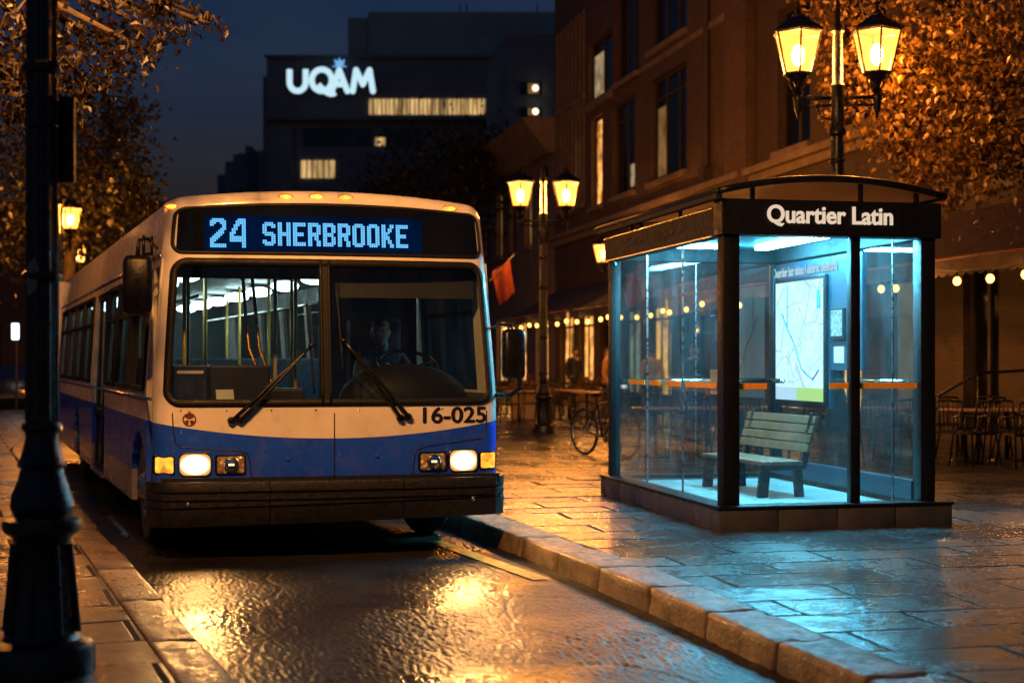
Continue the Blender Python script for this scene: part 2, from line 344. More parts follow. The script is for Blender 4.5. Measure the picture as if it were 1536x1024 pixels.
# ------------------------------------------------------------------ mesh helpers
class MB:
    def __init__(s, warp=None): s.bm = bmesh.new(); s.warp = warp
    def face(s, pts):
        return s.bm.faces.new([s.bm.verts.new(p) for p in pts])
    def box(s, lo, hi, bevel=0):
        x0, y0, z0 = lo; x1, y1, z1 = hi
        return s.hexa([(x0,y0,z0),(x1,y0,z0),(x1,y1,z0),(x0,y1,z0),(x0,y0,z1),(x1,y0,z1),(x1,y1,z1),(x0,y1,z1)], bevel)
    def hexa(s, p, bevel=0):
        v = [s.bm.verts.new(q) for q in p]
        fs = [s.bm.faces.new([v[i] for i in f]) for f in ((0,3,2,1),(4,5,6,7),(0,1,5,4),(1,2,6,5),(2,3,7,6),(3,0,4,7))]
        if bevel:
            es = list({e for f in fs for e in f.edges})
            bmesh.ops.bevel(s.bm, geom=es, offset=bevel, segments=2, affect='EDGES', profile=.5)
        return s
    def bar(s, a, b, w, h, up=(0,0,1), bevel=0):
        a = Vector(a); b = Vector(b); d = (b-a).normalized(); up = Vector(up)
        if abs(d.dot(up)) > .98: up = Vector((1,0,0))
        sx = d.cross(up).normalized(); u = sx.cross(d)
        p = []
        for q in (a, b):
            for (i, j) in ((-1,-1),(1,-1),(1,1),(-1,1)): p.append(q+sx*w/2*i+u*h/2*j)
        return s.hexa(p, bevel)
    def tube(s, pts, r, n=10, caps=True):
        pts = [Vector(p) for p in pts]
        rs = r if isinstance(r, (list, tuple)) else [r]*len(pts)
        rings = []; ref = None
        for i, p in enumerate(pts):
            d = (pts[min(i+1, len(pts)-1)]-pts[max(i-1, 0)]).normalized()
            if ref is None: ref = Vector((0,0,1)) if abs(d.z) < .9 else Vector((1,0,0))
            x = d.cross(ref).normalized(); ref = x.cross(d).normalized()
            rings.append([s.bm.verts.new(p+(x*math.cos(2*PI*k/n)+ref*math.sin(2*PI*k/n))*rs[i]) for k in range(n)])
        for a, b in zip(rings, rings[1:]):
            for k in range(n): s.bm.faces.new((a[k], a[(k+1) % n], b[(k+1) % n], b[k]))
        if caps:
            s.bm.faces.new(rings[0][::-1]); s.bm.faces.new(rings[-1])
        return s
    def lathe(s, prof, c=(0,0,0), n=24, axis='z', phase=0):
        rings = []
        for r, z in prof:
            ring = []
            for k in range(n):
                a = 2*PI*k/n+phase; x, y = r*math.cos(a), r*math.sin(a)
                q = (x, y, z) if axis == 'z' else ((z, x, y) if axis == 'x' else (x, z, y))
                ring.append(s.bm.verts.new((c[0]+q[0], c[1]+q[1], c[2]+q[2])))
            rings.append(ring)
        for a, b in zip(rings, rings[1:]):
            for k in range(n): s.bm.faces.new((a[k], a[(k+1) % n], b[(k+1) % n], b[k]))
        s.bm.faces.new(rings[0][::-1]); s.bm.faces.new(rings[-1]); return s
    def sphere(s, c, r, u=16, v=10):
        rr = r if isinstance(r, (tuple, list)) else (r, r, r)
        mtx = Matrix.Translation(c) @ Matrix.Diagonal((*rr, 1))
        bmesh.ops.create_uvsphere(s.bm, u_segments=u, v_segments=v, radius=1, matrix=mtx); return s
    def prism(s, poly, off):
        a = [s.bm.verts.new(p) for p in poly]; b = [s.bm.verts.new(Vector(p)+Vector(off)) for p in poly]
        n = len(a); s.bm.faces.new(a); s.bm.faces.new(b[::-1])
        for k in range(n): s.bm.faces.new((a[(k+1) % n], a[k], b[k], b[(k+1) % n]))
        return s
    def grid(s, fn, nu, nv, skip=None):
        v = [[s.bm.verts.new(fn(i/nu, j/nv)) for j in range(nv+1)] for i in range(nu+1)]
        for i in range(nu):
            for j in range(nv):
                if skip and skip((i+.5)/nu, (j+.5)/nv): continue
                s.bm.faces.new((v[i][j], v[i+1][j], v[i+1][j+1], v[i][j+1]))
        return s
    def build(s, name, m, parent=None, smooth=0, recalc=True):
        bm = s.bm
        loose = [v for v in bm.verts if not v.link_faces]
        if loose: bmesh.ops.delete(bm, geom=loose, context='VERTS')
        if s.warp:
            for v in bm.verts: v.co = s.warp(v.co)
        if recalc: bmesh.ops.recalc_face_normals(bm, faces=bm.faces)
        me = bpy.data.meshes.new(name); bm.to_mesh(me); bm.free()
        return link(name, me, m, parent, smooth)
def link(name, me, m, parent=None, smooth=0):
    o = bpy.data.objects.new(name, me); COL.objects.link(o)
    for q in (m if isinstance(m, (list, tuple)) else [m]):
        me.materials.append(M[q] if isinstance(q, str) else q)
    if smooth:
        me.shade_smooth() if smooth is True else me.set_sharp_from_angle(angle=R(smooth)) if False else None
        for p in me.polygons: p.use_smooth = True
        if smooth is not True: me.set_sharp_from_angle(angle=R(smooth))
    if parent: o.parent = parent
    return o
def empty(name, loc=(0,0,0), rz=0, label=None, cat=None, group=None):
    o = bpy.data.objects.new(name, None); COL.objects.link(o)
    o.location = loc; o.rotation_euler = (0, 0, rz); o.empty_display_size = .2
    return tag(o, label, cat, group)
def tag(o, label=None, cat=None, group=None, kind=None):
    for k, v in (('label', label), ('category', cat), ('group', group), ('kind', kind)):
        if v: o[k] = v
    return o
def copy_tree(o, parent=None):
    c = o.copy(); COL.objects.link(c)
    if parent: c.parent = parent
    for ch in list(o.children): copy_tree(ch, c)
    return c
def text_mesh(txt, size, extrude=.004, offset=0, align='LEFT', xs=1.0, spacing=1.0):
    cu = bpy.data.curves.new('t', 'FONT'); cu.body = txt; cu.size = size; cu.extrude = extrude; cu.offset = offset
    cu.align_x = align; cu.space_character = spacing
    o = bpy.data.objects.new('t', cu); COL.objects.link(o)
    dg = bpy.context.evaluated_depsgraph_get(); dg.update()
    me = bpy.data.meshes.new_from_object(o.evaluated_get(dg))
    bpy.data.objects.remove(o); bpy.data.curves.remove(cu)
    me.materials.clear()
    for v in me.vertices: v.co.x *= xs
    return me
def text_fit(txt, width, height, mtx, name, m, parent, extrude=.004, offset=0, warp=None, spacing=1.0, bold=0):
    me = text_mesh(txt, 1, 0, offset, spacing=spacing)
    xs = [v.co.x for v in me.vertices]; ys = [v.co.y for v in me.vertices]
    cap = [v.co.y for v in me.vertices]
    x0, x1, y1 = min(xs), max(xs), max(ys)
    for v in me.vertices:
        v.co.x = (v.co.x-x0)/(x1-x0)*width; v.co.y = v.co.y/y1*height
    bm = bmesh.new(); bm.from_mesh(me)
    if extrude:
        r = bmesh.ops.extrude_face_region(bm, geom=list(bm.faces))
        for g in r['geom']:
            if isinstance(g, bmesh.types.BMVert): g.co.z += extrude
    if bold:
        g0 = bm.verts[:]+bm.edges[:]+bm.faces[:]
        for k in (1, 2, 3, 4):
            d = bmesh.ops.duplicate(bm, geom=g0)['geom']
            for v in d:
                if isinstance(v, bmesh.types.BMVert): v.co += Vector((bold*(.5, 1, .5, .5)[k-1], bold*(0, 0, .35, -.35)[k-1], .0003*k))
    if warp:
        for k in range(1, 40):
            bmesh.ops.bisect_plane(bm, geom=bm.verts[:]+bm.edges[:]+bm.faces[:], plane_co=(width*k/40, 0, 0), plane_no=(1, 0, 0))
    for v in bm.verts:
        v.co = mtx @ v.co
        if warp: v.co = warp(v.co)
    bmesh.ops.recalc_face_normals(bm, faces=bm.faces)
    bm.to_mesh(me); bm.free()
    return link(name, me, m, parent)
def skin_mesh(verts, edges, radii, sub=2):
    me = bpy.data.meshes.new('sk'); me.from_pydata([tuple(v) for v in verts], edges, [])
    o = bpy.data.objects.new('sk', me); COL.objects.link(o)
    md = o.modifiers.new('s', 'SKIN'); 
    if not me.skin_vertices: me.attributes  # layer is created by the modifier's first evaluation
    bm = bmesh.new(); bm.from_mesh(me)
    lay = bm.verts.layers.skin.verify()
    bm.verts.ensure_lookup_table()
    for i, v in enumerate(bm.verts):
        r = radii[i]; v[lay].radius = r if isinstance(r, tuple) else (r, r); v[lay].use_root = (i == 0)
    bm.to_mesh(me); bm.free()
    sb = o.modifiers.new('b', 'SUBSURF'); sb.levels = sub; sb.render_levels = sub
    dg = bpy.context.evaluated_depsgraph_get(); dg.update()
    out = bpy.data.meshes.new_from_object(o.evaluated_get(dg))
    bpy.data.objects.remove(o)
    return out
def light(name, loc, col, power, rad=.08, parent=None, typ='POINT', rot=None, spot=None, blend=.5):
    d = bpy.data.lights.new(name, typ); d.color = col; d.energy = power
    if typ in ('POINT', 'SPOT'): d.shadow_soft_size = rad
    if typ == 'SPOT': d.spot_size = spot; d.spot_blend = blend
    o = bpy.data.objects.new(name, d); COL.objects.link(o); o.location = loc
    if rot: o.rotation_euler = rot
    if parent: o.parent = parent
    return o
ORANGE = (1, .375, .075)

# ------------------------------------------------------------------ world, camera
w = bpy.data.worlds.new('World'); sc.world = w; w.use_nodes = True
nt = w.node_tree; nt.nodes.clear()
wo = nt.nodes.new('ShaderNodeOutputWorld'); bg = nt.nodes.new('ShaderNodeBackground')
sky = nt.nodes.new('ShaderNodeTexSky'); sky.sky_type = 'NISHITA'; sky.sun_disc = False
sky.sun_elevation = R(-1.0); sky.sun_rotation = R(200); sky.air_density = 1.0; sky.ozone_density = 4
tc = nt.nodes.new('ShaderNodeTexCoord')
mp = nt.nodes.new('ShaderNodeMapping'); mp.inputs['Scale'].default_value = (1, 1, 4.5); L(nt, tc.outputs['Generated'], mp.inputs[0])
cl = noise(nt, 3.0, 6, .6, mp.outputs[0], .4)
tint = mixc(nt, ramp(nt, cl, .4, .7), (.95, 1.15, 1.0), (1.5, 1.5, 1.1))
skc = mixc(nt, 1.0, sky.outputs[0], tint, 'MULTIPLY')
L(nt, skc, bg.inputs[0]); bg.inputs[1].default_value = .19
L(nt, bg.outputs[0], wo.inputs[0])
SKY_BG = bg

cam = bpy.data.cameras.new('camera'); co_ = bpy.data.objects.new('camera', cam); COL.objects.link(co_)
co_.location = (0, 0, CH); co_.rotation_euler = (R(90), 0, 0)
cam.lens = 36*F/1536; cam.sensor_width = 36; cam.shift_y = (HY-512)/1536
cam.clip_end = 2000; cam.dof.use_dof = True; cam.dof.focus_distance = 12.2; cam.dof.aperture_fstop = 1.7; cam.dof.aperture_blades = 0
sc.camera = co_
sc.view_settings.view_transform = 'Standard'; sc.view_settings.look = 'None'; sc.view_settings.exposure = 0
sc.cycles.use_denoising = True
sc.cycles.max_bounces = 7; sc.cycles.diffuse_bounces = 3; sc.cycles.glossy_bounces = 4; sc.cycles.transparent_max_bounces = 28
sc.cycles.sample_clamp_indirect = 6; sc.cycles.caustics_reflective = False; sc.cycles.caustics_refractive = False

# ------------------------------------------------------------------ setting: road, pavements, kerbs
SW, LW = .15, .10      # pavement heights

KR = [(5.6, -7.5), (4.3, -3), (2.93, 2), (2.05, 5), (1.25, 7.82), (.90, 9.14), (.446, 10.67), (-.42, 13.5), (-2.2, 18.5), (-4.45, 24.7), (-8.5, 36), (-16, 58)]
KL = [(4.1, -7), (1.4, 0), (-1.234, 6.82), (-3.08, 11.6), (-5.13, 16.9), (-8.15, 24.7), (-9.3, 29), (-9.6, 34), (-9.9, 40), (-10, 44)]
def off_line(pts, d):
    out = []
    for i, p in enumerate(pts):
        a = Vector(pts[max(i-1, 0)]); b = Vector(pts[min(i+1, len(pts)-1)])
        t = (b-a).normalized(); out.append(Vector(p)+Vector((t.y, -t.x))*d)
    return out
def resample(pts, step):
    pts = [Vector(p) for p in pts]; out = [pts[0]]; acc = 0
    for a, b in zip(pts, pts[1:]):
        d = (b-a).length; t = step-acc
        while t < d: out.append(a+(b-a)*t/d); t += step
        acc = d-(t-step)
    return out
def kerb(name, line, side, h, width, lens, seed):
    rnd = random.Random(seed); mb = MB(); pts = resample(line, lens)
    inner = off_line(pts, side*width)
    for i in range(len(pts)-1):
        a, b, c, d = Vector(pts[i]), Vector(pts[i+1]), inner[i+1], inner[i]
        t = (b-a).normalized()*.007; n = (d-a).normalized()*rnd.uniform(-.012, .012)
        hh = h+.006+rnd.uniform(-.006, .009); j = lambda: rnd.uniform(-.005, .005)
        lo = [a+t+n, b-t+n, c-t, d+t]; bat = (d-a).normalized()*.03
        p = [(q.x, q.y, -.15) for q in lo]+[((q+bt).x, (q+bt).y, hh+j()) for q, bt in zip(lo, (bat, bat, bat*0, bat*0))]
        mb.hexa(p, .02)
    bmesh.ops.subdivide_edges(mb.bm, edges=[e for e in mb.bm.edges if e.calc_length() > .09], cuts=6, use_grid_fill=True)
    mb.bm.normal_update()
    from mathutils import noise as _mn
    for v in mb.bm.verts:
        v.co += v.normal*(.010*_mn.noise(v.co*9)+.006*_mn.noise(v.co*27)+.006*_mn.noise(v.co*2.3))
    o = mb.build(name, 'kerb_stone', smooth=50)
    tag(o, kind='structure'); return o
kerb('kerb_right', KR, 1, SW, .36, .92, 1)
kerb('kerb_left', KL, -1, LW, .30, 1.45, 2)
kr_in = off_line(KR, .365); kl_in = off_line(KL, -.305)
def slab(name, poly, z, m):
    mb = MB(); mb.face([(p[0], p[1], z) for p in poly])
    o = mb.build(name, m); tag(o, kind='structure')
    if o.data.polygons[0].normal.z < 0: o.data.flip_normals()
    return o
import mathutils.noise as mn
def x_at(line, Y):
    pts = [tuple(p) for p in line]
    for a, b in zip(pts, pts[1:]):
        if min(a[1], b[1]) <= Y <= max(a[1], b[1]): return a[0]+(b[0]-a[0])*(Y-a[1])/(b[1]-a[1])
    return pts[-1][0]
def ground(name, m, y0, y1, dy, xa, xb, nx, hf, rest, z):
    """rough ground sheet: fine grid where it is near, plain faces around it"""
    rows = int((y1-y0)/dy); V = []; Fc = []
    for j in range(rows+1):
        Y = y0+(y1-y0)*j/rows; a, b = xa(Y), xb(Y)
        for i in range(nx+1):
            X = a+(b-a)*i/nx; e = 1 if 0 < i < nx and 0 < j < rows else 0
            V.append((X, Y, z+e*hf(X, Y)))
    for j in range(rows):
        for i in range(nx):
            k = j*(nx+1)+i; Fc.append((k, k+1, k+nx+2, k+nx+1))
    for poly in rest:
        b = len(V); V += [(p[0], p[1], z) for p in poly]; Fc.append(tuple(range(b, b+len(poly))))
    me = bpy.data.meshes.new(name); me.from_pydata(V, [], Fc); me.update()
    flip = [f.index for f in me.polygons if f.normal.z < 0]
    bm = bmesh.new(); bm.from_mesh(me); bm.faces.ensure_lookup_table()
    bmesh.ops.reverse_faces(bm, faces=[bm.faces[i] for i in flip]); bm.to_mesh(me); bm.free()
    o = link(name, me, m, None, True); tag(o, kind='structure'); return o
rg = random.Random(5)
def h_road(x, y):
    v = Vector((x, y, 0)); s_ = max(.75, min(1.15, .95+1.0*mn.noise(v*.9)))
    crack = abs(mn.noise(v*.55+Vector((7, 3, 1)))); c = -.006 if crack < .006 else 0
    return s_*(rg.uniform(-.0058, .0058)+.0015*mn.noise(v*30))+.004*mn.noise(v*1.1)+c
def xl(Y): return x_at(KL, Y)-.06
def xr(Y): return x_at(KR, Y)+.06
A0, A1 = 5.0, 14.0
ground('road', 'asphalt', A0, A1, .034, xl, xr, 240, h_road,
  [[(-300, -30), (300, -30), (300, A0), (xr(A0), A0), (xl(A0), A0), (-300, A0)], [(-300, A0), (xl(A0), A0)]+[(xl(Y), Y) for Y in (7, 9, 11, 13)]+[(xl(A1), A1), (-300, A1)],
   [(300, A0), (xr(A0), A0)]+[(xr(Y), Y) for Y in (7, 9, 11, 13)]+[(xr(A1), A1), (300, A1)], [(-300, A1), (xl(A1), A1), (xr(A1), A1), (300, A1), (300, 400), (-300, 400)]], 0)
def slab_h(rot, bw, bh, amp, joint, seed):
    c, s__ = math.cos(rot), math.sin(rot); tl = {}; rr = random.Random(seed)
    def f(x, y):
        X, Yy = x*c-y*s__, x*s__+y*c; row = math.floor(Yy/bh); X2 = X+(0 if row % 2 else bw*.5); col = math.floor(X2/bw)
        u, v = X2-col*bw, Yy-row*bh; t = tl.setdefault((row, col), (rr.uniform(-.0045, .0045), rr.uniform(-.0045, .0045), rr.uniform(-.002, .002)))
        d = min(u, bw-u, v, bh-v); g = -.0015 if d < joint else 0
        q = Vector((x, y, 0))
        return t[2]+t[0]*(u/bw-.5)*2+t[1]*(v/bh-.5)*2+g+amp*(rr.uniform(-1, 1)*.6+mn.noise(q*21)*1.1)+.004*mn.noise(q*3.5)
    return f
def xp(Y): return x_at(kr_in, Y)
P0, P1 = 5.6, 20.0
ground('pavement_right', 'paving', P0, P1, .032, xp, lambda Y: xp(Y)+7.5-.12*(Y-P0), 230, slab_h(R(-12.5), 1.15, .52, .0022, .017, 4),
  [[(xp(P0), P0)]+[tuple(p) for p in reversed(kr_in) if p[1] < P0]+[(120, -8), (120, P0), (xp(P0)+7.5, P0)],
   [(xp(Y)+7.5-.12*(Y-P0), Y) for Y in (P0, 7, 8, 9.5, 11, 13, 16, 18.4, P1)]+[(120, P1), (120, P0)],
   [(120, P1), (xp(P1)+7.5-.12*(P1-P0), P1), (xp(P1), P1)]+[tuple(p) for p in kr_in if p[1] > P1]+[(-16, 130), (120, 130)]], SW)
def xq(Y): return x_at(kl_in, Y)
ground('pavement_left', 'paving_left', 5.6, 14.0, .032, lambda Y: xq(Y)-2.6, xq, 85, slab_h(R(-21), .95, .62, .002, .016, 6),
  [[(xq(5.6), 5.6)]+[tuple(p) for p in reversed(kl_in) if p[1] < 5.6]+[(-90, -7), (-90, 5.6)],
   [(xq(Y)-2.6, Y) for Y in (5.6, 7, 9.5, 12, 14.0)]+[(-90, 14.0), (-90, 5.6)],
   [(-90, 14.0), (xq(14.0), 14.0)]+[tuple(p) for p in kl_in if p[1] > 14.0]+[(-90, 44)]], LW)
# flat yellow strip beside the kerb
a, b = G(652, 811, .009), G(812, 868, .009)
d = (b-a).normalized(); s_ = Vector((d.y, -d.x, 0))*.07
mb = MB()
for k in range(10):
    p, q = a+(b-a)*(k/10), a+(b-a)*((k+1)/10)
    mb.face([p-s_, q-s_, q+s_, p+s_])
tag(mb.build('yellow_strip', 'mottled_yellow'), kind='structure')

# ------------------------------------------------------------------ bus
W, BL = 2.817, 13.2
BO = Vector((-2.816, 11.6, 0)); BYAW = R(20.5); TN = math.tan(R(7))
bus = empty('city_bus', BO, BYAW, 'white and blue city bus with lit route display and headlights at the kerb', 'bus')
def nose(v):
    f = max(0, min(1, 1-v.y/3.2)); return Vector((v.x, v.y-v.x*TN*f, v.z))
def tumble(z): return 0 if z < 1.3 else .105*((z-1.3)/1.5)**1.2
def ztop(x):
    t = (x-W/2)/(W/2); z = 2.995-.10*t*t
    a = abs(t)
    if a > .80: z -= .16*((a-.80)/.20)**2.6
    return z
def FS(x, z):
    t = (x-W/2)/(W/2); y = .10*t*t
    y += .07*max(0, z-1.25)
    tu = tumble(z); d = min(x-tu, W-tu-x); r = .13
    if d < r: dd = max(0, d); y += r-math.sqrt(max(0, r*r-(r-dd)**2))
    dz = ztop(x)-z
    if dz < .10: dd = max(0, dz); y += .10-math.sqrt(max(0, .01-(.10-dd)**2))
    return y
def S(x, z, o=0): return Vector((x, FS(x, z)-o, z))
def rrect_d(x, z, x0, x1, z0, z1, r):
    cx, cz = (x0+x1)/2, (z0+z1)/2; qx, qz = abs(x-cx)-(x1-x0)/2+r, abs(z-cz)-(z1-z0)/2+r
    return math.hypot(max(qx, 0), max(qz, 0))+min(max(qx, qz), 0)-r
WS = (.065, 2.752, 1.225, 2.425, .13)                     # windshield opening
def sign_top(x): t = (x-W/2)/(W/2); return 2.885-.07*t*t
SGN = (.055, 2.762, 2.452, 2.90, .10)
def in_ws(x, z): return rrect_d(x, z, WS[0]+.028+tumble(z)*.75, WS[1]-.028-tumble(z)*.75, WS[2]+.028, WS[3]-.028, WS[4]) < 0
def fxz(s, q):
    z = .60+q*(2.98-.60); tu = tumble(z)
    x = tu+s*(W-2*tu); zt = ztop(x); z = .60+q*(zt-.60)
    tu = tumble(z); return tu+s*(W-2*tu), z
mb = MB(nose)
def ff(s, q):
    s2 = .5-.5*math.cos(PI*s); s = .6*s+.4*s2
    q2 = 1-(1-q)**1.25
    x, z = fxz(s, q2); return S(x, z)
def fskip(s, q):
    s2 = .5-.5*math.cos(PI*s); s = .6*s+.4*s2; q2 = 1-(1-q)**1.25
    x, z = fxz(s, q2); return in_ws(x, z)
mb.grid(ff, 110, 90, fskip)
# roof and cove, swept back
def cove(s):
    if s < .1: return (tumble(2.42)*1.0, 2.42+(ztop(.1)-2.42)*0+s/.1*.18)
    if s > .9: return (W-tumble(2.42), 2.42+(1-s)/.1*.18)
    x = .10+(s-.1)/.8*(W-.20); return (x, ztop(x))
def roof_pt(s, t):
    n = 40
    x0 = tumble(2.5)
    if s < .12: q = s/.12; z = 2.40+q*(ztop(.105)-2.40); x = tumble(z)+ .012*q*q
    elif s > .88: q = (1-s)/.12; z = 2.40+q*(ztop(.105)-2.40); x = W-tumble(z)-.012*q*q
    else: x = .11+(s-.12)/.76*(W-.22); z = ztop(x)
    y0 = FS(min(max(x, tumble(z)), W-tumble(z)), min(z, ztop(x)))-.004
    return Vector((x, y0+t*(BL-y0), z))
mb.grid(roof_pt, 40, 14)
# rear wall
mb.box((.02, BL-.05, .4), (W-.02, BL, 2.88))
body = mb.build('body', 'livery', bus, 40)
# side walls (both sides): left side (x=0) is the door side and is seen
def side(x0, sgn, wins, doors):
    mb = MB(nose)
    th = .05*sgn
    def pan(y0, y1, z0, z1):
        n = max(1, int((y1-y0)/.4))
        for k in range(n):
            ya, yb = y0+(y1-y0)*k/n, y0+(y1-y0)*(k+1)/n
            xa, xb = x0+sgn*tumble(z0), x0+sgn*tumble(z1)
            mb.hexa([(xa,ya,z0),(xa+th,ya,z0),(xa+th,yb,z0),(xa,yb,z0),(xb,ya,z1),(xb+th,ya,z1),(xb+th,yb,z1),(xb,yb,z1)])
    cuts = sorted([(a, b, 'w', z0) for a, b, z0 in wins]+[(a, b, 'd', 0) for a, b in doors])
    y = .235
    for a, b, k, z0 in cuts:
        pan(y, a, 1.33, 2.42); pan(a, b, 2.36, 2.42)
        if k == 'w' and z0 > 1.33: pan(a, b, 1.33, z0)
        y = b
    pan(y, BL, 1.33, 2.42)
    y = .235
    arch = [(.70, 1.78), (8.1, 9.2)]
    lows = sorted([(a, b, 'd') for a, b in doors]+[(a, b, 'a') for a, b in arch])
    for a, b, k in lows:
        if a > y: pan(y, a, .34, 1.33)
        if k == 'a':
            pan(a, b, .98, 1.33)
            for i in range(8):      # rounded arch
                y0, y1 = a+(b-a)*i/8, a+(b-a)*(i+1)/8; ym = (y0+y1)/2
                h = .55+.43*math.sqrt(max(0, 1-((ym-(a+b)/2)/((b-a)/2))**2))
                if h < .975: pan(y0, y1, h, .98)
        y = b
    pan(y, BL, .34, 1.33)
    return mb.build('side_panel', 'livery', bus)
WINS = [(.80, 1.98, 1.34), (2.12, 3.2, 1.34), (3.34, 4.45, 1.34), (6.45, 7.75, 1.34), (7.85, 9.15, 1.34), (9.25, 10.6, 1.34), (10.7, 12.4, 1.34)]
side(0, 1, WINS, [(.26, .665), (4.6, 6.2)])
WINR = [(.5, 1.9, 1.34), (2.1, 3.6, 1.34), (3.7, 5.2, 1.34), (5.3, 6.8, 1.34), (6.9, 8.4, 1.34), (8.5, 10, 1.34), (10.1, 12.2, 1.34)]
side(W, -1, WINR, [])
def win(x0, sgn, a, b, z0=1.34, z1=2.36):
    def q(y, z, o=0): return (x0+sgn*(tumble(z)+o), y, z)
    mf = MB(nose)
    for (ya, za, yb, zb) in ((a, z0+.02, b, z0+.02), (a, z1-.02, b, z1-.02), (a+.02, z0, a+.02, z1), (b-.02, z0, b-.02, z1), (a, 2.02, b, 2.02)):
        mf.bar(q(ya, za, -.006), q(yb, zb, -.006), .04, .04)
    f = mf.build('window', 'rubber', bus)
    m2 = MB(nose); m2.face([q(a, z0, .012), q(b, z0, .012), q(b, z1, .012), q(a, z1, .012)])
    m2.build('pane', 'bus_window_glass', f)
for a, b, z in WINS: win(0, 1, a, b)
for a, b, z in WINR: win(W, -1, a, b)
def bus_door(a, b, z0=.36, z1=2.36):
    def q(y, z, o=0): return (tumble(z)+o, y, z)
    m1 = MB(nose); mid = (a+b)/2
    for ya, yb in ((a, mid-.012), (mid+.012, b)):
        for (y0, y1) in ((ya, ya+.05), (yb-.05, yb)):
            m1.hexa([q(y0,z0,.03),q(y0,z0,.07),q(y1,z0,.07),q(y1,z0,.03),q(y0,z1,.03),q(y0,z1,.07),q(y1,z1,.07),q(y1,z1,.03)])
        for zz in (z0, z0+.62, z1-.06):
            m1.hexa([q(ya,zz,.032),q(ya,zz,.068),q(yb,zz,.068),q(yb,zz,.032),q(ya,zz+.06,.032),q(ya,zz+.06,.068),q(yb,zz+.06,.068),q(yb,zz+.06,.032)])
    d = m1.build('door', 'black_frame', bus)
    m2 = MB(nose); m2.face([q(a, z0, .05), q(b, z0, .05), q(b, z1, .05), q(a, z1, .05)]); m2.build('pane', 'bus_window_glass', d)
    m3 = MB(nose); m3.box((-.02, a+.02, z0-.05), (.12, b-.02, z0-.005), .008); m3.build('step', 'steel', d)
bus_door(.26, .665); bus_door(4.6, 6.2)
# rub rail, roof gutter
mb = MB(nose)
mb.tube([(-.008, .3, 1.285), (-.008, BL, 1.285)], .014, 6)
mb.tube([(tumble(2.45)-.008, .3, 2.45), (tumble(2.45)-.008, BL, 2.45)], .014, 6)
mb.build('side_trim', 'steel', bus, True)
# under-body, chassis
mb = MB(nose); mb.box((.12, .25, .30), (W-.12, .66, .42)); mb.box((.55, .66, .32), (W-.55, 1.9, .45)); mb.box((.1, 1.9, .26), (W-.1, 8, .45)); mb.box((.3, 8, .3), (W-.3, 9.3, .45)); mb.box((.1, 9.3, .26), (W-.1, BL-.1, .45))
mb.build('chassis', 'cab_dark', bus)
# gasket rings
def ring(d0, dist0, rect, wd, off, name, m, sgn=False):
    """rounded ring on the front skin"""
    x0, x1, z0, z1, r = rect; n = 28; pts = []
    def corner(cx, cz, a0):
        return [(cx+r*math.cos(a0+PI/2*k/8), cz+r*math.sin(a0+PI/2*k/8)) for k in range(9)]
    def seg(p, q, n): return [(p[0]+(q[0]-p[0])*k/n, p[1]+(q[1]-p[1])*k/n) for k in range(1, n)]
    c = [corner(x1-r, z1-r, 0), corner(x0+r, z1-r, PI/2), corner(x0+r, z0+r, PI), corner(x1-r, z0+r, 1.5*PI)]
    for i in range(4):
        pts += c[i]; pts += seg(c[i][-1], c[(i+1) % 4][0], n)
    cx, cz = (x0+x1)/2, (z0+z1)/2
    out = []
    for x, z in pts:
        k = (W/2-tumble(z))/(W/2); xx = W/2+(x-W/2)*k
        if sgn and z > cz: zz = z-(2.90-sign_top(xx))*((z-cz)/(z1-cz))
        else: zz = z
        out.append((xx, zz))
    mb = MB(nose); m_ = len(out); rows = []
    for i, (x, z) in enumerate(out):
        a = Vector(out[i-1]); b = Vector(out[(i+1) % m_]); t = (b-a).normalized(); nn = Vector((-t.y, t.x))
        row = []
        for d, o in ((0, 0), (.004, off), (wd-.004, off), (wd, 0)):
            q = Vector((x, z))+nn*d; row.append(mb.bm.verts.new(S(q.x, q.y, o)))
        rows.append(row)
    for i in range(m_):
        for k in range(3): mb.bm.faces.new((rows[i][k], rows[i][k+1], rows[(i+1) % m_][k+1], rows[(i+1) % m_][k]))
    return mb.build(name, m, bus, True), out
gk, ws_out = ring(0, 0, WS, .062, .014, 'windshield_gasket', 'rubber')
sr, sg_out = ring(0, 0, SGN, .03, .012, 'sign_gasket', 'rubber', True)
# windshield panes
mb = MB(nose)
def wpane(xa, xb):
    mb = MB(nose)
    mb.grid(lambda s, q: S((lambda z, xx: W/2+(xx-W/2)*(W/2-tumble(z))/(W/2))(1.25+q*1.15, xa+s*(xb-xa)), 1.25+q*1.15, -.010), 20, 12)
    return mb.build('windshield_pane', 'windshield_glass', bus, True)
wpane(.09, 1.31); wpane(1.36, 2.73)
mb = MB(nose)
mb.grid(lambda s, q: S(1.30+s*.075, 1.24+q*1.17, .012), 2, 10); mb.grid(lambda s, q: S(1.30+s*.075, 1.24+q*1.17, -.04), 2, 10)
mb.tube([S(1.305, 1.24+k*.117, .006) for k in range(11)], .014, 8); mb.tube([S(1.37, 1.24+k*.117, .006) for k in range(11)], .014, 8)
mb.build('windshield_divider', 'rubber', bus, True)
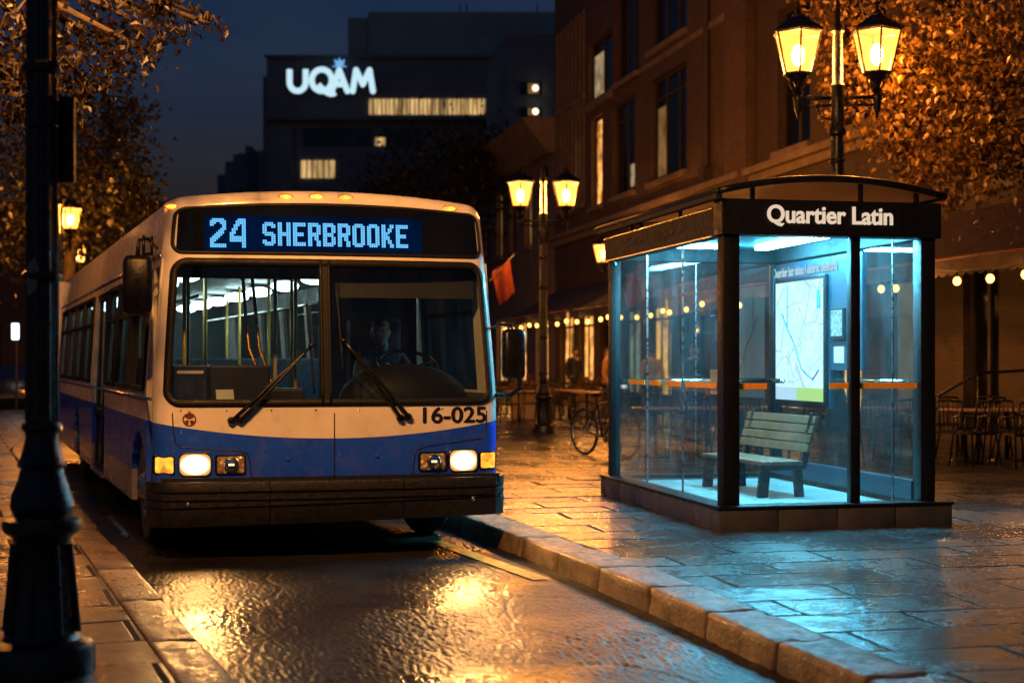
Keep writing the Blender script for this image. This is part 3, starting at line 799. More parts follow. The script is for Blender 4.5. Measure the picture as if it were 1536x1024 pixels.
# dark band along the top of the windshield
# destination display
mb = MB(nose)
def sgp(s, q):
    x = .10+s*(W-.20); z = 2.468+q*(sign_top(x)-.014-2.468); k = (W/2-tumble(z))/(W/2)
    return S(W/2+(x-W/2)*k, z, .004)
mb.grid(sgp, 40, 10)
disp = mb.build('route_display', 'dark_glass', bus, True)
mb = MB(nose); mb.grid(lambda s, q: S(.40+s*1.75, 2.485+q*.285, .009), 30, 6); mb.build('display_panel', 'led_panel', disp, True)
FONT = {
 'S': '011110 111111 110011 110000 110000 111110 011111 000011 000011 110011 111111 011110',
 'H': '110011 110011 110011 110011 110011 111111 111111 110011 110011 110011 110011 110011',
 'E': '111111 111111 110000 110000 110000 111110 111110 110000 110000 110000 111111 111111',
 'R': '111110 111111 110011 110011 110011 111111 111110 110110 110110 110011 110011 110011',
 'B': '111110 111111 110011 110011 110011 111110 111110 110011 110011 110011 111111 111110',
 'O': '011110 111111 110011 110011 110011 110011 110011 110011 110011 110011 111111 011110',
 'K': '110011 110011 110110 110110 111100 111000 111100 111100 110110 110110 110011 110011',
 '2': '01111110 11111111 11100111 11000011 00000011 00000111 00001110 00011110 00111100 01111000 11110000 11100000 11000000 11111111 11111111',
 '4': '00001111 00011111 00011111 00111011 00110011 01110011 01100011 11100011 11000011 11111111 11111111 11111111 00000011 00000011 00000011'}
def led(txt, x0, z1, px, pz, gap, name):
    x = x0
    for ch in txt:
        mb = MB(nose); rows = FONT[ch].split()
        for j, row in enumerate(rows):
            for i, c in enumerate(row):
                if c == '1':
                    a, b = x+i*px+px*.07, x+(i+1)*px-px*.07; zt, zb_ = z1-j*pz-pz*.09, z1-(j+1)*pz+pz*.09
                    mb.face([S(a, zb_, .015), S(b, zb_, .015), S(b, zt, .015), S(a, zt, .015)])
        x += (len(rows[0])+gap)*px
        mb.build(name, 'led', disp)
led('24', .435, 2.745, .0158, .0158, 1.7, 'route_digit')
led('SHERBROOKE', .845, 2.720, .0172, .0160, 1, 'route_letter')
# clearance lamps on the brow
for u, z in ((.155, 2.838), (1.039, 2.932), (1.284, 2.938), (1.521, 2.938), (2.40, 2.872)):
    mb = MB(nose); p = S(u, z, 0); mb.sphere((p.x, p.y, p.z), (.055, .03, .02), 16, 8); lamp = mb.build('clearance_lamp', 'clear_amber', bus, True)
    mb = MB(nose); mb.sphere((p.x, p.y+.006, p.z), (.066, .02, .029), 16, 8); mb.build('lamp_base', 'amber_base', lamp, True)
# front lamps
def fring(x0, x1, z0, z1, r, wd, o):
    mb = MB(nose)
    c = [(x1-r, z1-r, 0), (x0+r, z1-r, PI/2), (x0+r, z0+r, PI), (x1-r, z0+r, 1.5*PI)]
    pts = [(cx+r*math.cos(a+PI/2*k/5), cz+r*math.sin(a+PI/2*k/5)) for cx, cz, a in c for k in range(6)]
    m_ = len(pts); rows = []; mx, mz = (x0+x1)/2, (z0+z1)/2
    for x, z in pts:
        d = Vector((x-mx, z-mz)).normalized()
        rows.append([mb.bm.verts.new(S(x+d.x*e, z+d.y*e, oo)) for e, oo in ((0, -.004), (0, o), (wd, o), (wd+.006, -.004))])
    for i in range(m_):
        for k in range(3): mb.bm.faces.new((rows[i][k], rows[i][k+1], rows[(i+1) % m_][k+1], rows[(i+1) % m_][k]))
    return mb, pts
def lamp(name, x0, x1, z0, z1, m, bezel='chrome', r=.03, kind='on'):
    mb, pts = fring(x0, x1, z0, z1, r, .012, .016)
    lens = MB(nose); cx, cz = (x0+x1)/2, (z0+z1)/2; rings = []
    for k, (e, o) in enumerate(((1, .008), (.8, .016), (.4, .021))):
        rings.append([lens.bm.verts.new(S(cx+(x-cx)*e, cz+(z-cz)*e, o)) for x, z in pts])
    for a, b in zip(rings, rings[1:]):
        for i in range(len(a)): lens.bm.faces.new((a[i], a[(i+1) % len(a)], b[(i+1) % len(a)], b[i]))
    lens.bm.faces.new(rings[-1])
    o = lens.build(name, m, bus, True)
    mb.build('bezel', bezel, o, 50)
    return o
ZB, ZT = .685, .845
lamp('headlight', .19, .425, ZB-.005, ZT+.005, 'head_on', r=.05); lamp('headlight', 2.362, 2.597, ZB-.005, ZT+.005, 'head_on', r=.05)
def fog_mat():
    m, nt, out = new_mat('fog_lens'); b = N(nt, 'ShaderNodeBsdfPrincipled'); co = obj_co(nt)
    vo = N(nt, 'ShaderNodeTexVoronoi'); vo.inputs['Scale'].default_value = 28; L(nt, co, vo.inputs['Vector'])
    L(nt, mixc(nt, ramp(nt, vo.outputs['Distance'], .2, .6), (.95, .8, .5), (.4, .27, .12)), b.inputs['Base Color'])  # gold tone carries the neighbouring headlight's light on the unlit lens
    b.inputs['Metallic'].default_value = .35; b.inputs['Roughness'].default_value = .2
    L(nt, bump(nt, vo.outputs['Distance'], .6, .02), b.inputs['Normal']); L(nt, b.outputs[0], out.inputs[0]); return m
M['fog_lens'] = fog_mat()
for x0, x1 in ((.475, .685), (2.107, 2.322)):
    o = lamp('fog_lamp', x0, x1, ZB+.008, ZT-.012, 'fog_lens', 'black_paint', r=.018)
    cx, cz = (x0+x1)/2, (ZB+ZT)/2
    mb = MB(nose); p = S(cx, cz, .03); mb.lathe([(.012, 0), (.05, -.005), (.058, -.012), (.05, -.016)], p, 20, 'y'); mb.build('reflector_bowl', 'chrome', o, True)
    mb = MB(nose); mb.tube([S(cx-.022, cz, .047), S(cx+.022, cz, .047)], .008, 8); mb.build('painted_glow', M['fog_glow'], o, True)  # lamp is off: glowing tube stands in for light caught from the headlight
lamp('turn_signal', .012, .142, ZB+.012, ZT-.02, 'turn_amber', 'black_paint', r=.015); lamp('turn_signal', 2.632, 2.775, ZB+.012, ZT-.02, 'turn_amber', 'black_paint', r=.015)
# panel seams
def seam(pts, name='panel_seam'):
    mb = MB(nose); out = []
    for a, b in zip(pts, pts[1:]):
        for k in range(12): out.append(S(a[0]+(b[0]-a[0])*k/12, a[1]+(b[1]-a[1])*k/12, -.001))
    out.append(S(*pts[-1], -.001)); mb.tube(out, .0055, 6); mb.build(name, 'ink', bus, True)
seam([(1.40, 1.17), (1.40, .645)])
seam([(.135, 1.18), (.145, 1.02), (.16, .94), (.20, .905), (.45, .89), (.66, .872), (.71, .85), (.73, .8), (.745, .645)])
seam([(2.69, 1.18), (2.685, 1.0), (2.65, .945), (2.4, .915), (2.16, .885), (2.09, .865), (2.065, .82), (2.04, .645)])
# fleet number and emblem
def fm(x, z, o=.006):
    return lambda v: nose(Vector((v.x, FS(v.x, v.z)-o-max(0, v.y), v.z)))
ROTF = Matrix.Rotation(R(90), 4, 'X')
text_fit('16-025', .545, .128, Matrix.Translation((2.13, 0, 1.082)) @ ROTF, 'fleet_number', 'ink', bus, .0, .004, lambda v: nose(Vector((v.x, FS(v.x, v.z)-.004+v.y, v.z))), bold=.011)
ex, ez = .265, 1.125
mb = MB(nose)
def disc(mb, r0, r1, a0=0, a1=2*PI, o=.004, n=28):
    pr = None
    for k in range(n+1):
        a = a0+(a1-a0)*k/n
        q = [mb.bm.verts.new(S(ex+r*math.cos(a), ez+r*math.sin(a), o)) for r in (r0, r1)]
        if pr: mb.bm.faces.new((pr[0], pr[1], q[1], q[0]))
        pr = q
disc(mb, .043, .054)
disc(mb, .006, .041, R(30), R(150)); disc(mb, .01, .041, R(195), R(255)); disc(mb, .01, .041, R(285), R(345))
mb.face([S(ex-.012, ez+.05, .004), S(ex+.012, ez+.05, .004), S(ex, ez+.072, .004)])
mb.build('emblem', 'maroon', bus)
for u, z in ((1.03, .80), (1.745, .815)):
    p = S(u, z, .0); mb = MB(nose); mb.lathe([(.018, .002), (.018, -.006), (.010, -.010)], p, 14, 'y'); mb.build('panel_cap', 'livery', bus, True)
for u in (.20, .55, .9, 1.25, 1.6, 1.95, 2.3, 2.62):
    p = S(u, 1.195, 0); mb = MB(nose); mb.lathe([(.008, .002), (.008, -.003), (.004, -.005)], p, 10, 'y'); mb.build('rivet', 'chrome', bus, True)
# bumper
mb = MB(nose)
BPX = [(-.035, .60), (-.05, .12), (-.02, .02)]
def bp(x):      # plan of bumper face, y in front of the skin
    t = (x-W/2)/(W/2+.05); return .10*t*t-.105+(.16*max(0, abs(t)-.93)/.07 if abs(t) > .93 else 0)
def bumper_seg(xa, xb, mb):
    prof = [(.60, .10), (.635, .03), (.632, .005), (.615, 0), (.555, 0), (.55, .018), (.54, .018), (.535, 0), (.49, 0), (.485, .018), (.475, .018), (.47, 0), (.425, 0), (.42, .018), (.41, .018), (.405, 0), (.34, .004), (.27, .022), (.262, .09)]
    n = 14; rows = []
    for i in range(n+1):
        x = xa+(xb-xa)*i/n; rise = .05*(x/W)
        rows.append([mb.bm.verts.new((x, bp(x)+d, z+(rise if z < .45 else rise*.0))) for z, d in prof])
    for a, b in zip(rows, rows[1:]):
        for k in range(len(prof)-1): mb.bm.faces.new((a[k], a[k+1], b[k+1], b[k]))
    for r in (rows[0], rows[-1]): mb.bm.faces.new(r)
for xa, xb in ((-.045, .865), (.872, 1.94), (1.947, W+.045)):
    mb = MB(nose); bumper_seg(xa, xb, mb); seg = mb.build('bumper', 'bumper', bus, 35)
    for bx in ((.24,) if xa < 0 else (2.53,) if xa > 1.9 else ()):
        m2 = MB(nose); m2.lathe([(.02, 0), (.022, -.008), (.008, -.013)], (bx, bp(bx), .455), 16, 'y'); m2.build('bolt', 'chrome', seg, True)
mb = MB(nose)   # wrap-around ends
for x, s in ((-.045, 1), (W+.045, -1)):
    mb.hexa([(x-.004*s, bp(x)+.01, .30), (x+.05*s, bp(x)+.02, .30), (x+.05*s, .85 if s < 0 else .3, .30), (x, .85 if s < 0 else .3, .30), (x-.004*s, bp(x)+.01, .625), (x+.05*s, bp(x)+.02, .625), (x+.05*s, .85 if s < 0 else .3, .625), (x, .85 if s < 0 else .3, .625)], .012)
mb.build('bumper_end', 'bumper', bus, 35)
mb = MB(nose); mb.box((.05, .0, .58), (W-.05, .25, .66)); mb.build('bumper_gap', 'ink', bus)
# wheels
def wheel(x, y, outx):
    mb = MB(); w2 = .28
    mb.lathe([(.30, -w2/2), (.44, -w2/2), (.485, -w2/2+.04), (.5, -w2/2+.08), (.5, w2/2-.08), (.485, w2/2-.04), (.44, w2/2), (.30, w2/2)], (x, y, .5), 40, 'x')
    t = mb.build('wheel', 'tyre', bus, 40)
    mb = MB(); s = outx
    mb.lathe([(.29, 0), (.285, .04*s), (.20, .02*s), (.12, .05*s), (.09, .09*s), (.03, .1*s)], (x+s*(w2/2-.03), y, .5), 30, 'x'); mb.build('rim', 'steel', t, True)
for y in (1.24, 8.65):
    wheel(.20, y, -1); wheel(W-.22, y, 1)
# wipers
def wiper(b1, b2, wrist, bt, bb):
    mb = MB(nose)
    for b in (b1, b2):
        a, c = Vector(b), Vector(wrist); pts = []
        for k in range(9):
            q = a+(c-a)*k/8; pts.append(S(q.x, q.y, .045+.02*math.sin(PI*k/8)))
        mb.tube(pts, [.017-.001*k for k in range(9)], 8)
        p = S(*b, 0); mb.lathe([(.03, .0), (.032, -.03), (.02, -.05)], p, 14, 'y')
    p = S(*wrist, .05); mb.sphere(p, (.03, .018, .018), 12, 8)
    o = mb.build('wiper', 'black_paint', bus, True)
    mb = MB(nose); a, c = Vector(bt), Vector(bb)
    mb.tube([S(*(a+(c-a)*k/8), .024) for k in range(9)], .009, 6); mb.build('blade', 'rubber', o, True)
wiper((.585, 1.115), (.655, 1.12), (1.215, 1.72), (1.185, 2.06), (1.235, 1.33))
wiper((2.0, 1.135), (1.935, 1.125), (1.475, 1.76), (1.43, 2.2), (1.47, 1.47))
# mirrors
mb = MB()
mb.tube([(.03, .16, 2.50), (-.06, .02, 2.56), (-.14, -.06, 2.54), (-.15, -.06, 2.40)], .016, 8)
mb.tube([(.03, .16, 2.42), (-.05, .02, 2.44), (-.12, -.05, 2.42)], .013, 8)
mb.tube([(-.03, .02, 2.58), (-.03, .02, 2.43)], .012, 8); mb.tube([(-.10, -.04, 2.58), (-.10, -.04, 2.42)], .012, 8)
ma = mb.build('mirror_arm', 'black_paint', bus, True)
mb = MB(); mb.hexa([(-.27, -.10, 1.96), (-.045, -.14, 1.96), (-.035, -.03, 1.96), (-.25, .0, 1.96), (-.27, -.10, 2.42), (-.045, -.14, 2.42), (-.035, -.03, 2.42), (-.25, .0, 2.42)], .045); mb.build('mirror', 'black_paint', ma, 50)
mb = MB(nose)
mb.tube([(W-.03, .18, 1.30), (W+.06, .02, 1.31), (W+.11, -.04, 1.37), (W+.10, -.05, 1.48), (W+.095, -.05, 1.58)], .022, 10)
mb.tube([(W-.05, .2, 1.87), (W+.0, .1, 1.90), (W+.05, -.0, 1.89), (W+.07, -.03, 1.80), (W+.08, -.01, 1.62), (W+.095, -.05, 1.55)], .012, 8)
ma = mb.build('mirror_arm', 'black_paint', bus, True)
mb = MB(nose); mb.hexa([(W-0.035, -.09, 1.445), (W+0.165, -.06, 1.445), (W+0.155, .04, 1.445), (W-0.030, .04, 1.445), (W-0.035, -.09, 1.86), (W+0.165, -.06, 1.86), (W+0.155, .04, 1.86), (W-0.030, .04, 1.86)], .04); mb.build('mirror', 'black_paint', ma, 50)

# interior
mb = MB(nose); mb.box((.1, .3, .42), (W-.1, BL-.1, .47)); mb.build('floor', 'cab_dark', bus)
mb = MB(nose); mb.grid(lambda s, q: Vector((.1+s*(W-.2), .42+q*(BL-.6), 2.50+.06*math.sin(PI*s))), 12, 20); mb.build('ceiling', 'cab_white', bus, True)
mb = MB(nose); mb.box((.12, .42, 2.28), (W-.12, .50, 2.56)); mb.box((.14, .36, 2.33), (W-.14, .43, 2.44)); mb.build('sign_housing', 'cab_dark', bus)
mb = MB(nose); mb.grid(lambda s, q: Vector((1.42+s*1.22, .25+q*.03, 2.12+q*.22)), 4, 4); mb.build('sun_visor', mat('visor_grey', (.016, .017, .018), .6), bus)
mb = MB(nose); mb.box((.08, BL-.14, .47), (W-.08, BL-.1, 2.5)); mb.build('rear_bulkhead', 'cab_grey', bus)
mb = MB(nose)
for x0, x1 in ((.056, .075), (W-.075, W-.056)):
    for a, b in ((.75, 4.55), (6.25, BL-.2)) if x0 < 1 else ((.3, BL-.2),): mb.box((x0, a, .47), (x1, b, 1.32))
for x0, x1 in ((.16, .18), (W-.18, W-.16)): mb.box((x0, .5, 2.3), (x1, BL-.2, 2.5))
mb.build('inner_lining', 'cab_grey', bus)
# dashboard
mb = MB(nose); mb.hexa([(.1, .20, .6), (W-.1, .20, .6), (W-.1, .75, .6), (.1, .75, .6), (.12, .2, 1.24), (W-.12, .2, 1.24), (W-.12, .62, 1.27), (.12, .62, 1.27)], .03); db = mb.build('dashboard', 'cab_dark', bus)
mb = MB(nose); mb.sphere((2.12, .52, 1.24), (.56, .26, .33), 28, 14); mb.build('instrument_cowl', 'matte_black', db, True)
mb = MB(nose); mb.box((.17, .30, 1.26), (.44, .40, 1.56), .01); mb.build('farebox', 'poster_blue', bus)
mb = MB(nose); mb.box((.20, .292, 1.49), (.41, .297, 1.515)); mb.build('notice_strip', 'paper', bus)
mb = MB(nose); mb.hexa([(.50, .21, 1.28), (.64, .21, 1.28), (.64, .215, 1.28), (.50, .215, 1.28), (.50, .25, 1.36), (.64, .25, 1.36), (.64, .255, 1.36), (.50, .255, 1.36)]); mb.build('paper_notice', 'paper', bus)
mb = MB(nose); mb.box((.48, .45, 1.1), (.98, .75, 1.56), .02); mb.box((.98, .5, 1.1), (1.28, .8, 1.36), .02); mb.build('door_barrier', mat('barrier_brown', (.02, .015, .013), .5), bus)
# steering wheel
mb = MB(nose); c = Vector((2.24, .78, 1.56)); ax = Vector((0, -.5, .866)); e1 = Vector((1, 0, 0)); e2 = ax.cross(e1)
mb.tube([c+(e1*math.cos(2*PI*k/32)+e2*math.sin(2*PI*k/32))*.25 for k in range(33)], .018, 8, False)
for a in (.2, PI-.2, -PI/2): mb.tube([c-ax*.04, c+(e1*math.cos(a)+e2*math.sin(a))*.25], .014, 6)
mb.tube([c-ax*.04, c-ax*.5], .035, 8); mb.build('steering_wheel', 'black_paint', bus, True)
# driver seat and partition
mb = MB(nose); mb.box((1.92, 1.52, 1.05), (2.42, 1.66, 2.0), .05); mb.box((1.95, 1.05, 1.0), (2.42, 1.6, 1.14), .04); mb.box((2.02, 1.2, .47), (2.35, 1.5, 1.0)); mb.build('driver_seat', 'cab_dark', bus, 40)
mb = MB(nose); mb.box((1.75, 1.95, .47), (W-.12, 2.0, 2.5)); mb.build('driver_partition', 'cab_dark', bus)
# poles
for x, y in ((.36, 1.0), (.52, 1.9), (.80, 2.7), (1.02, 4.2), (1.72, 4.2), (1.05, 6.0), (1.75, 6.2), (1.55, 2.2), (1.46, 1.6), (.7, 7.5), (1.9, 8), (1.2, 1.25)):
    mb = MB(); mb.tube([(x, y, .47), (x, y, 2.5)], .018, 8); mb.build('grab_pole', 'yellow_pole', bus, True)
mb = MB(); mb.tube([(.86, 1.0, 2.4), (.88, .95, 2.0), (.9, .9, 1.7), (1.0, .8, 1.4), (1.02, .78, 1.3)], .016, 8); mb.tube([(.94, 1.0, 2.4), (.97, .95, 2.0), (.99, .9, 1.7), (1.08, .8, 1.4), (1.1, .78, 1.3)], .016, 8); mb.build('grab_rail', mat('brass_rail', (.7, .38, .12), .2, .9), bus, True)
mb = MB()
for x in (.62, 2.1): mb.tube([(x, 2.0, 2.2), (x, 11, 2.2)], .016, 8)
mb.tube([(.30, 2.1, 1.45), (1.05, 2.1, 1.45)], .022, 8); mb.build('hand_rail', 'steel', bus, True)
# passenger seats
def pseat(x, y):
    mb = MB(); mb.box((x, y, .85), (x+.45, y+.45, .93), .03); mb.hexa([(x, y+.42, .93), (x+.45, y+.42, .93), (x+.45, y+.50, .93), (x, y+.50, .93), (x+.03, y+.52, 1.62), (x+.42, y+.52, 1.62), (x+.42, y+.58, 1.62), (x+.03, y+.58, 1.62)], .025)
    mb.box((x+.1, y+.15, .47), (x+.16, y+.35, .86)); mb.box((x+.3, y+.15, .47), (x+.36, y+.35, .86)); mb.build('passenger_seat', 'seat_blue', bus, 40)
for k, y in enumerate((2.6, 3.5, 4.4, 5.3, 6.6, 7.6, 8.6, 9.6, 10.6, 11.6)):
    for x in (.16, .64) if not 4.2 < y < 6.3 else (): pseat(x, y)
    for x in (1.68, 2.16): pseat(x, y)
# ceiling lamps
for k in range(7):
    for x in (.62, 1.95):
        y = 2.9+k*1.55
        mb = MB(); mb.sphere((x, y, 2.43), (.16, .16, .06), 16, 8); mb.build('ceiling_lamp', 'bus_lamp', bus, True)
# headlight beams
for x in (.307, 2.48):
    p = nose(S(x, .765, .06)); light('headlight_beam', p, (1, .46, .13), 120, .05, bus, 'SPOT', (R(-76), 0, 0), R(95), .8)

# driver
def head(mb, c, r=.105, yaw=0):
    bmesh.ops.create_icosphere(mb.bm, subdivisions=4, radius=1)
    for v in mb.bm.verts:
        p = v.co.copy(); x, y, z = p
        x *= .80; z *= 1.18; y *= .98
        if z < -.2: k = (-.2-z)/1.0; x *= 1-.22*k; y = y*(1-.12*k)-.05*k
        if y < 0:
            nx = math.exp(-(x/.13)**2)*math.exp(-((z+.12)/.22)**2); y -= .26*nx                      # nose
            for sx in (-1, 1): y += .10*math.exp(-((x-sx*.34)/.17)**2-((z-.10)/.12)**2)              # eye sockets
            y -= .06*math.exp(-(x/.5)**2-((z-.30)/.10)**2)                                            # brow
            y -= .07*math.exp(-(x/.26)**2)*math.exp(-((z+.50)/.07)**2); y += .05*math.exp(-(x/.22)**2-((z+.57)/.03)**2)  # lips
            y -= .07*math.exp(-(x/.25)**2-((z+.86)/.14)**2)                                           # chin
        for sx in (-1, 1):
            e = math.exp(-((y-.12)/.13)**2-((z+.02)/.24)**2)
            if x*sx > .55: x += sx*.13*e
        q = Vector((x, y, z))*r; q.rotate(Euler((0, 0, yaw))); v.co = Vector(c)+q
def eyes(c, r, yaw, parent):
    for sx in (-1, 1):
        q = Vector((sx*.33, -.83, .10))*r; q.rotate(Euler((0, 0, yaw)))
        m2 = MB(); m2.sphere(Vector(c)+q, r*.12, 12, 8); m2.build('eye', 'eye_white', parent, True)
        q2 = q*1.09; m2 = MB(); m2.sphere(Vector(c)+q2, r*.055, 10, 6); m2.build('pupil', 'ink', parent, True)
def hair_cap(c, r, yaw, parent, low=-.1, m='hair', rough=0.03):
    mb = MB(); bmesh.ops.create_icosphere(mb.bm, subdivisions=4, radius=1)
    dele = []
    for v in mb.bm.verts:
        x, y, z = v.co
        lim = .42 if y < -.25 else (low if y > .25 else low+(.42-low)*(.25-y)/.5)
        if z < lim-.12: dele.append(v)
        x *= .86; z *= 1.23; y *= 1.06
        k = 1+random.uniform(-rough, rough)
        q = Vector((x, y+.03, z))*r*k; q.rotate(Euler((0, 0, yaw))); v.co = Vector(c)+q
    bmesh.ops.delete(mb.bm, geom=dele, context='VERTS')
    return mb.build('hair', m, parent, True)
def hand_chain(wrist, dirv, side, curl, up):
    """palm and five bent fingers as skin chains -> list of (verts, edges, radii)"""
    d = Vector(dirv).normalized(); u = Vector(up).normalized(); s = d.cross(u).normalized()*side
    out_v = [Vector(wrist)]; out_e = []; out_r = [.026]
    palm = Vector(wrist)+d*.05; out_v.append(palm); out_e.append((0, 1)); out_r.append((.036, .02))
    for k, (o, ln) in enumerate(((-.03, .066), (-.01, .076), (.01, .072), (.03, .056))):
        a = palm+d*.04+s*o; b = a+d*ln*.45-u*curl*.25*ln; c = b+d*ln*.2-u*curl*ln*.4; e = c-d*ln*.15*curl-u*ln*.3*curl+d*ln*.2*(1-curl)
        i = len(out_v); out_v += [a, b, c, e]; out_r += [.0105, .0095, .0088, .0075]
        out_e += [(1, i), (i, i+1), (i+1, i+2), (i+2, i+3)]
    a = palm-s*.035-d*.01; b = a-s*.02+d*.025-u*.01; c = b+d*.022-u*.015
    i = len(out_v); out_v += [a, b, c]; out_r += [.013, .0105, .009]; out_e += [(1, i), (i, i+1), (i+1, i+2)]
    return out_v, out_e, out_r
def to_bus(v): v = nose(Vector(v)); return v
drv = empty('person', Matrix.Rotation(BYAW, 4, 'Z') @ nose(Vector((2.17, 1.3, 1.1)))+BO, BYAW, 'driver in a dark jacket seated at the steering wheel of the bus', 'person')
# local: -y is forward
hc = Vector((-.03, -.02, .755)); hy = R(-22)
bv = [(0, .05, .06), (0, .06, .22), (0, .06, .38), (0, .05, .50), (0, .03, .58), (0, .0, .64), (-.02, -.01, .72),
      (-.17, .05, .51), (-.25, -.10, .33), (-.18, -.34, .38), (.17, .05, .51), (.26, -.10, .33), (.24, -.34, .38),
      (-.10, -.06, .03), (-.13, -.42, .03), (-.13, -.46, -.40), (.10, -.06, .03), (.13, -.42, .03), (.13, -.46, -.40), (-.13, -.58, -.44), (.13, -.58, -.44)]
be = [(0, 1), (1, 2), (2, 3), (3, 4), (4, 5), (5, 6), (3, 7), (7, 8), (8, 9), (3, 10), (10, 11), (11, 12), (0, 13), (13, 14), (14, 15), (15, 19), (0, 16), (16, 17), (17, 18), (18, 20)]
brd = [(.15, .12), (.15, .115), (.165, .12), (.14, .10), .062, .055, .06, .075, .055, .04, .075, .055, .04, .085, .065, .045, .085, .065, .045, .035, .035]
for wi, sd in ((9, 1), (12, -1)):
    wv, we, wr = hand_chain(Vector(bv[wi])+Vector((0, -.03, .0)), (0.05*sd, -1, .05), sd, .9, (0, -.3, 1))
    b0 = len(bv); bv += [tuple(v) for v in wv]; be += [(a+b0, b+b0) for a, b in we]+[(wi, b0)]; brd += wr
me = skin_mesh(bv, be, brd, 2)
bm = bmesh.new(); bm.from_mesh(me)
hm = MB(); head(hm, hc, .108, hy); tmp = bpy.data.meshes.new('h'); hm.bm.to_mesh(tmp); hm.bm.free(); bm.from_mesh(tmp); bm.to_mesh(me); bm.free()
body_d = link('body', me, 'skin', drv, True)
hair_cap(hc, .108, hy, drv); eyes(hc, .108, hy, drv)
jv = bv[:4]+[(0, .04, .545)]+bv[7:13]; je = [(0, 1), (1, 2), (2, 3), (3, 4), (3, 5), (5, 6), (6, 7), (3, 8), (8, 9), (9, 10)]
jr = [(.165, .135), (.165, .13), (.18, .135), (.155, .115), .078, .088, .068, .052, .088, .068, .052]
link('jacket', skin_mesh(jv, je, jr, 2), 'jacket', drv, True)
tv = [bv[0], bv[13], bv[14], (-.13, -.455, -.32), bv[16], bv[17], (.13, -.455, -.32)]
link('trousers', skin_mesh(tv, [(0, 1), (1, 2), (2, 3), (0, 4), (4, 5), (5, 6)], [(.165, .13), .1, .078, .06, .1, .078, .06], 2), 'trousers', drv, True)

# ------------------------------------------------------------------ bus shelter
SY = R(12.5); SO = Vector((1.80, 12.5, 0)); SWD, SLN = 1.98, 3.5
sh = empty('bus_shelter', SO, SY, 'glass bus shelter with black frame and bright blue white lighting', 'bus shelter')
FZ, PZ = .30, .36         # floor, plinth top
mb = MB()
def plin(lo, hi): mb.box(lo, hi, .012)
nseg = 4
for k in range(nseg):     # plinth blocks
    a, b = -.07+(SWD+.20)*k/nseg, -.07+(SWD+.20)*(k+1)/nseg
    plin((a+.004, -.07, SW-.05), (b-.004, .12, PZ-.03)); plin((a+.004, SLN-.1, SW-.05), (b-.004, SLN+.07, PZ-.03))
for k in range(6):
    a, b = .12+(SLN-.22)*k/6, .12+(SLN-.22)*(k+1)/6
    plin((-.07, a+.004, SW-.05), (.12, b-.004, PZ-.03)); plin((SWD-.1, a+.004, SW-.05), (SWD+.13, b-.004, PZ-.03))
mb.build('plinth', 'plinth', sh, 30)
mb = MB(); 
for lo, hi in (((-.08, -.08, PZ-.03), (SWD+.14, .13, PZ)), ((-.08, SLN-.11, PZ-.03), (SWD+.14, SLN+.08, PZ)), ((-.08, .13, PZ-.03), (.13, SLN-.11, PZ)), ((SWD-.11, .13, PZ-.03), (SWD+.14, SLN-.11, PZ))): mb.box(lo, hi, .005)
mb.build('sill', 'black_frame', sh)
mb = MB(); mb.box((.1, .1, SW-.02), (SWD-.08, SLN-.08, FZ)); mb.build('floor', 'shelter_floor', sh)
ZF0, ZF1 = 2.67, 2.975
posts = [(0, 0, .15, .15), (1.185, .02, .09, .09), (SWD-.14, 0, .14, .15), (0, SLN-.11, .11, .11), (SWD-.12, SLN-.11, .12, .11), ]
for x, y, a, b in posts:
    mb = MB(); mb.box((x, y, PZ), (x+a, y+b, ZF0), .008); mb.build('post', 'black_frame', sh, 30)
# fascias
mb = MB(); mb.box((-.03, -.05, ZF0), (SWD+.03, .16, ZF1), .006); fas = mb.build('sign_fascia', 'black_frame', sh)
text_fit('Quartier Latin', 1.165, .150, Matrix.Translation((.375, -.056, ZF0+.108)) @ ROTF, 'sign_lettering', 'letter_cream', fas, .012, .022)
mb = MB(); mb.box((-.03, .162, ZF0), (.12, SLN-.13, ZF1-.05), .006); mb.box((SWD-.12, .162, ZF0), (SWD+.03, SLN-.13, ZF1-.05), .006); mb.box((-.03, SLN-.128, ZF0), (SWD+.03, SLN+.03, ZF1-.05), .006)
mb.build('side_fascia', 'matte_black', sh)
mb = MB(); mb.box((-.04, .17, ZF0-.006), (-.032, SLN+.02, ZF0+.004)); mb.box((-.04, .17, ZF1-.068), (-.032, SLN+.02, ZF1-.062)); mb.build('fascia_trim', 'steel', sh)
# ghost lettering on the side fascia
for a, wd, t in ((2.15, .62, 'Quartier Latin'), (.95, .55, 'Quartier Latin')):
    mtx = Matrix.Translation((-.034, a+wd/2+.3, ZF0+.1)) @ Matrix.Rotation(R(-90), 4, 'Z') @ ROTF
    text_fit(t, wd, .07, mtx, 'faint_lettering', M['faint_grey'], sh, .003, .01)
# ceiling
mb = MB(); mb.box((.12, .16, ZF1-.16), (SWD-.12, SLN-.13, ZF1-.12)); mb.build('ceiling', 'ceiling_panel', sh)
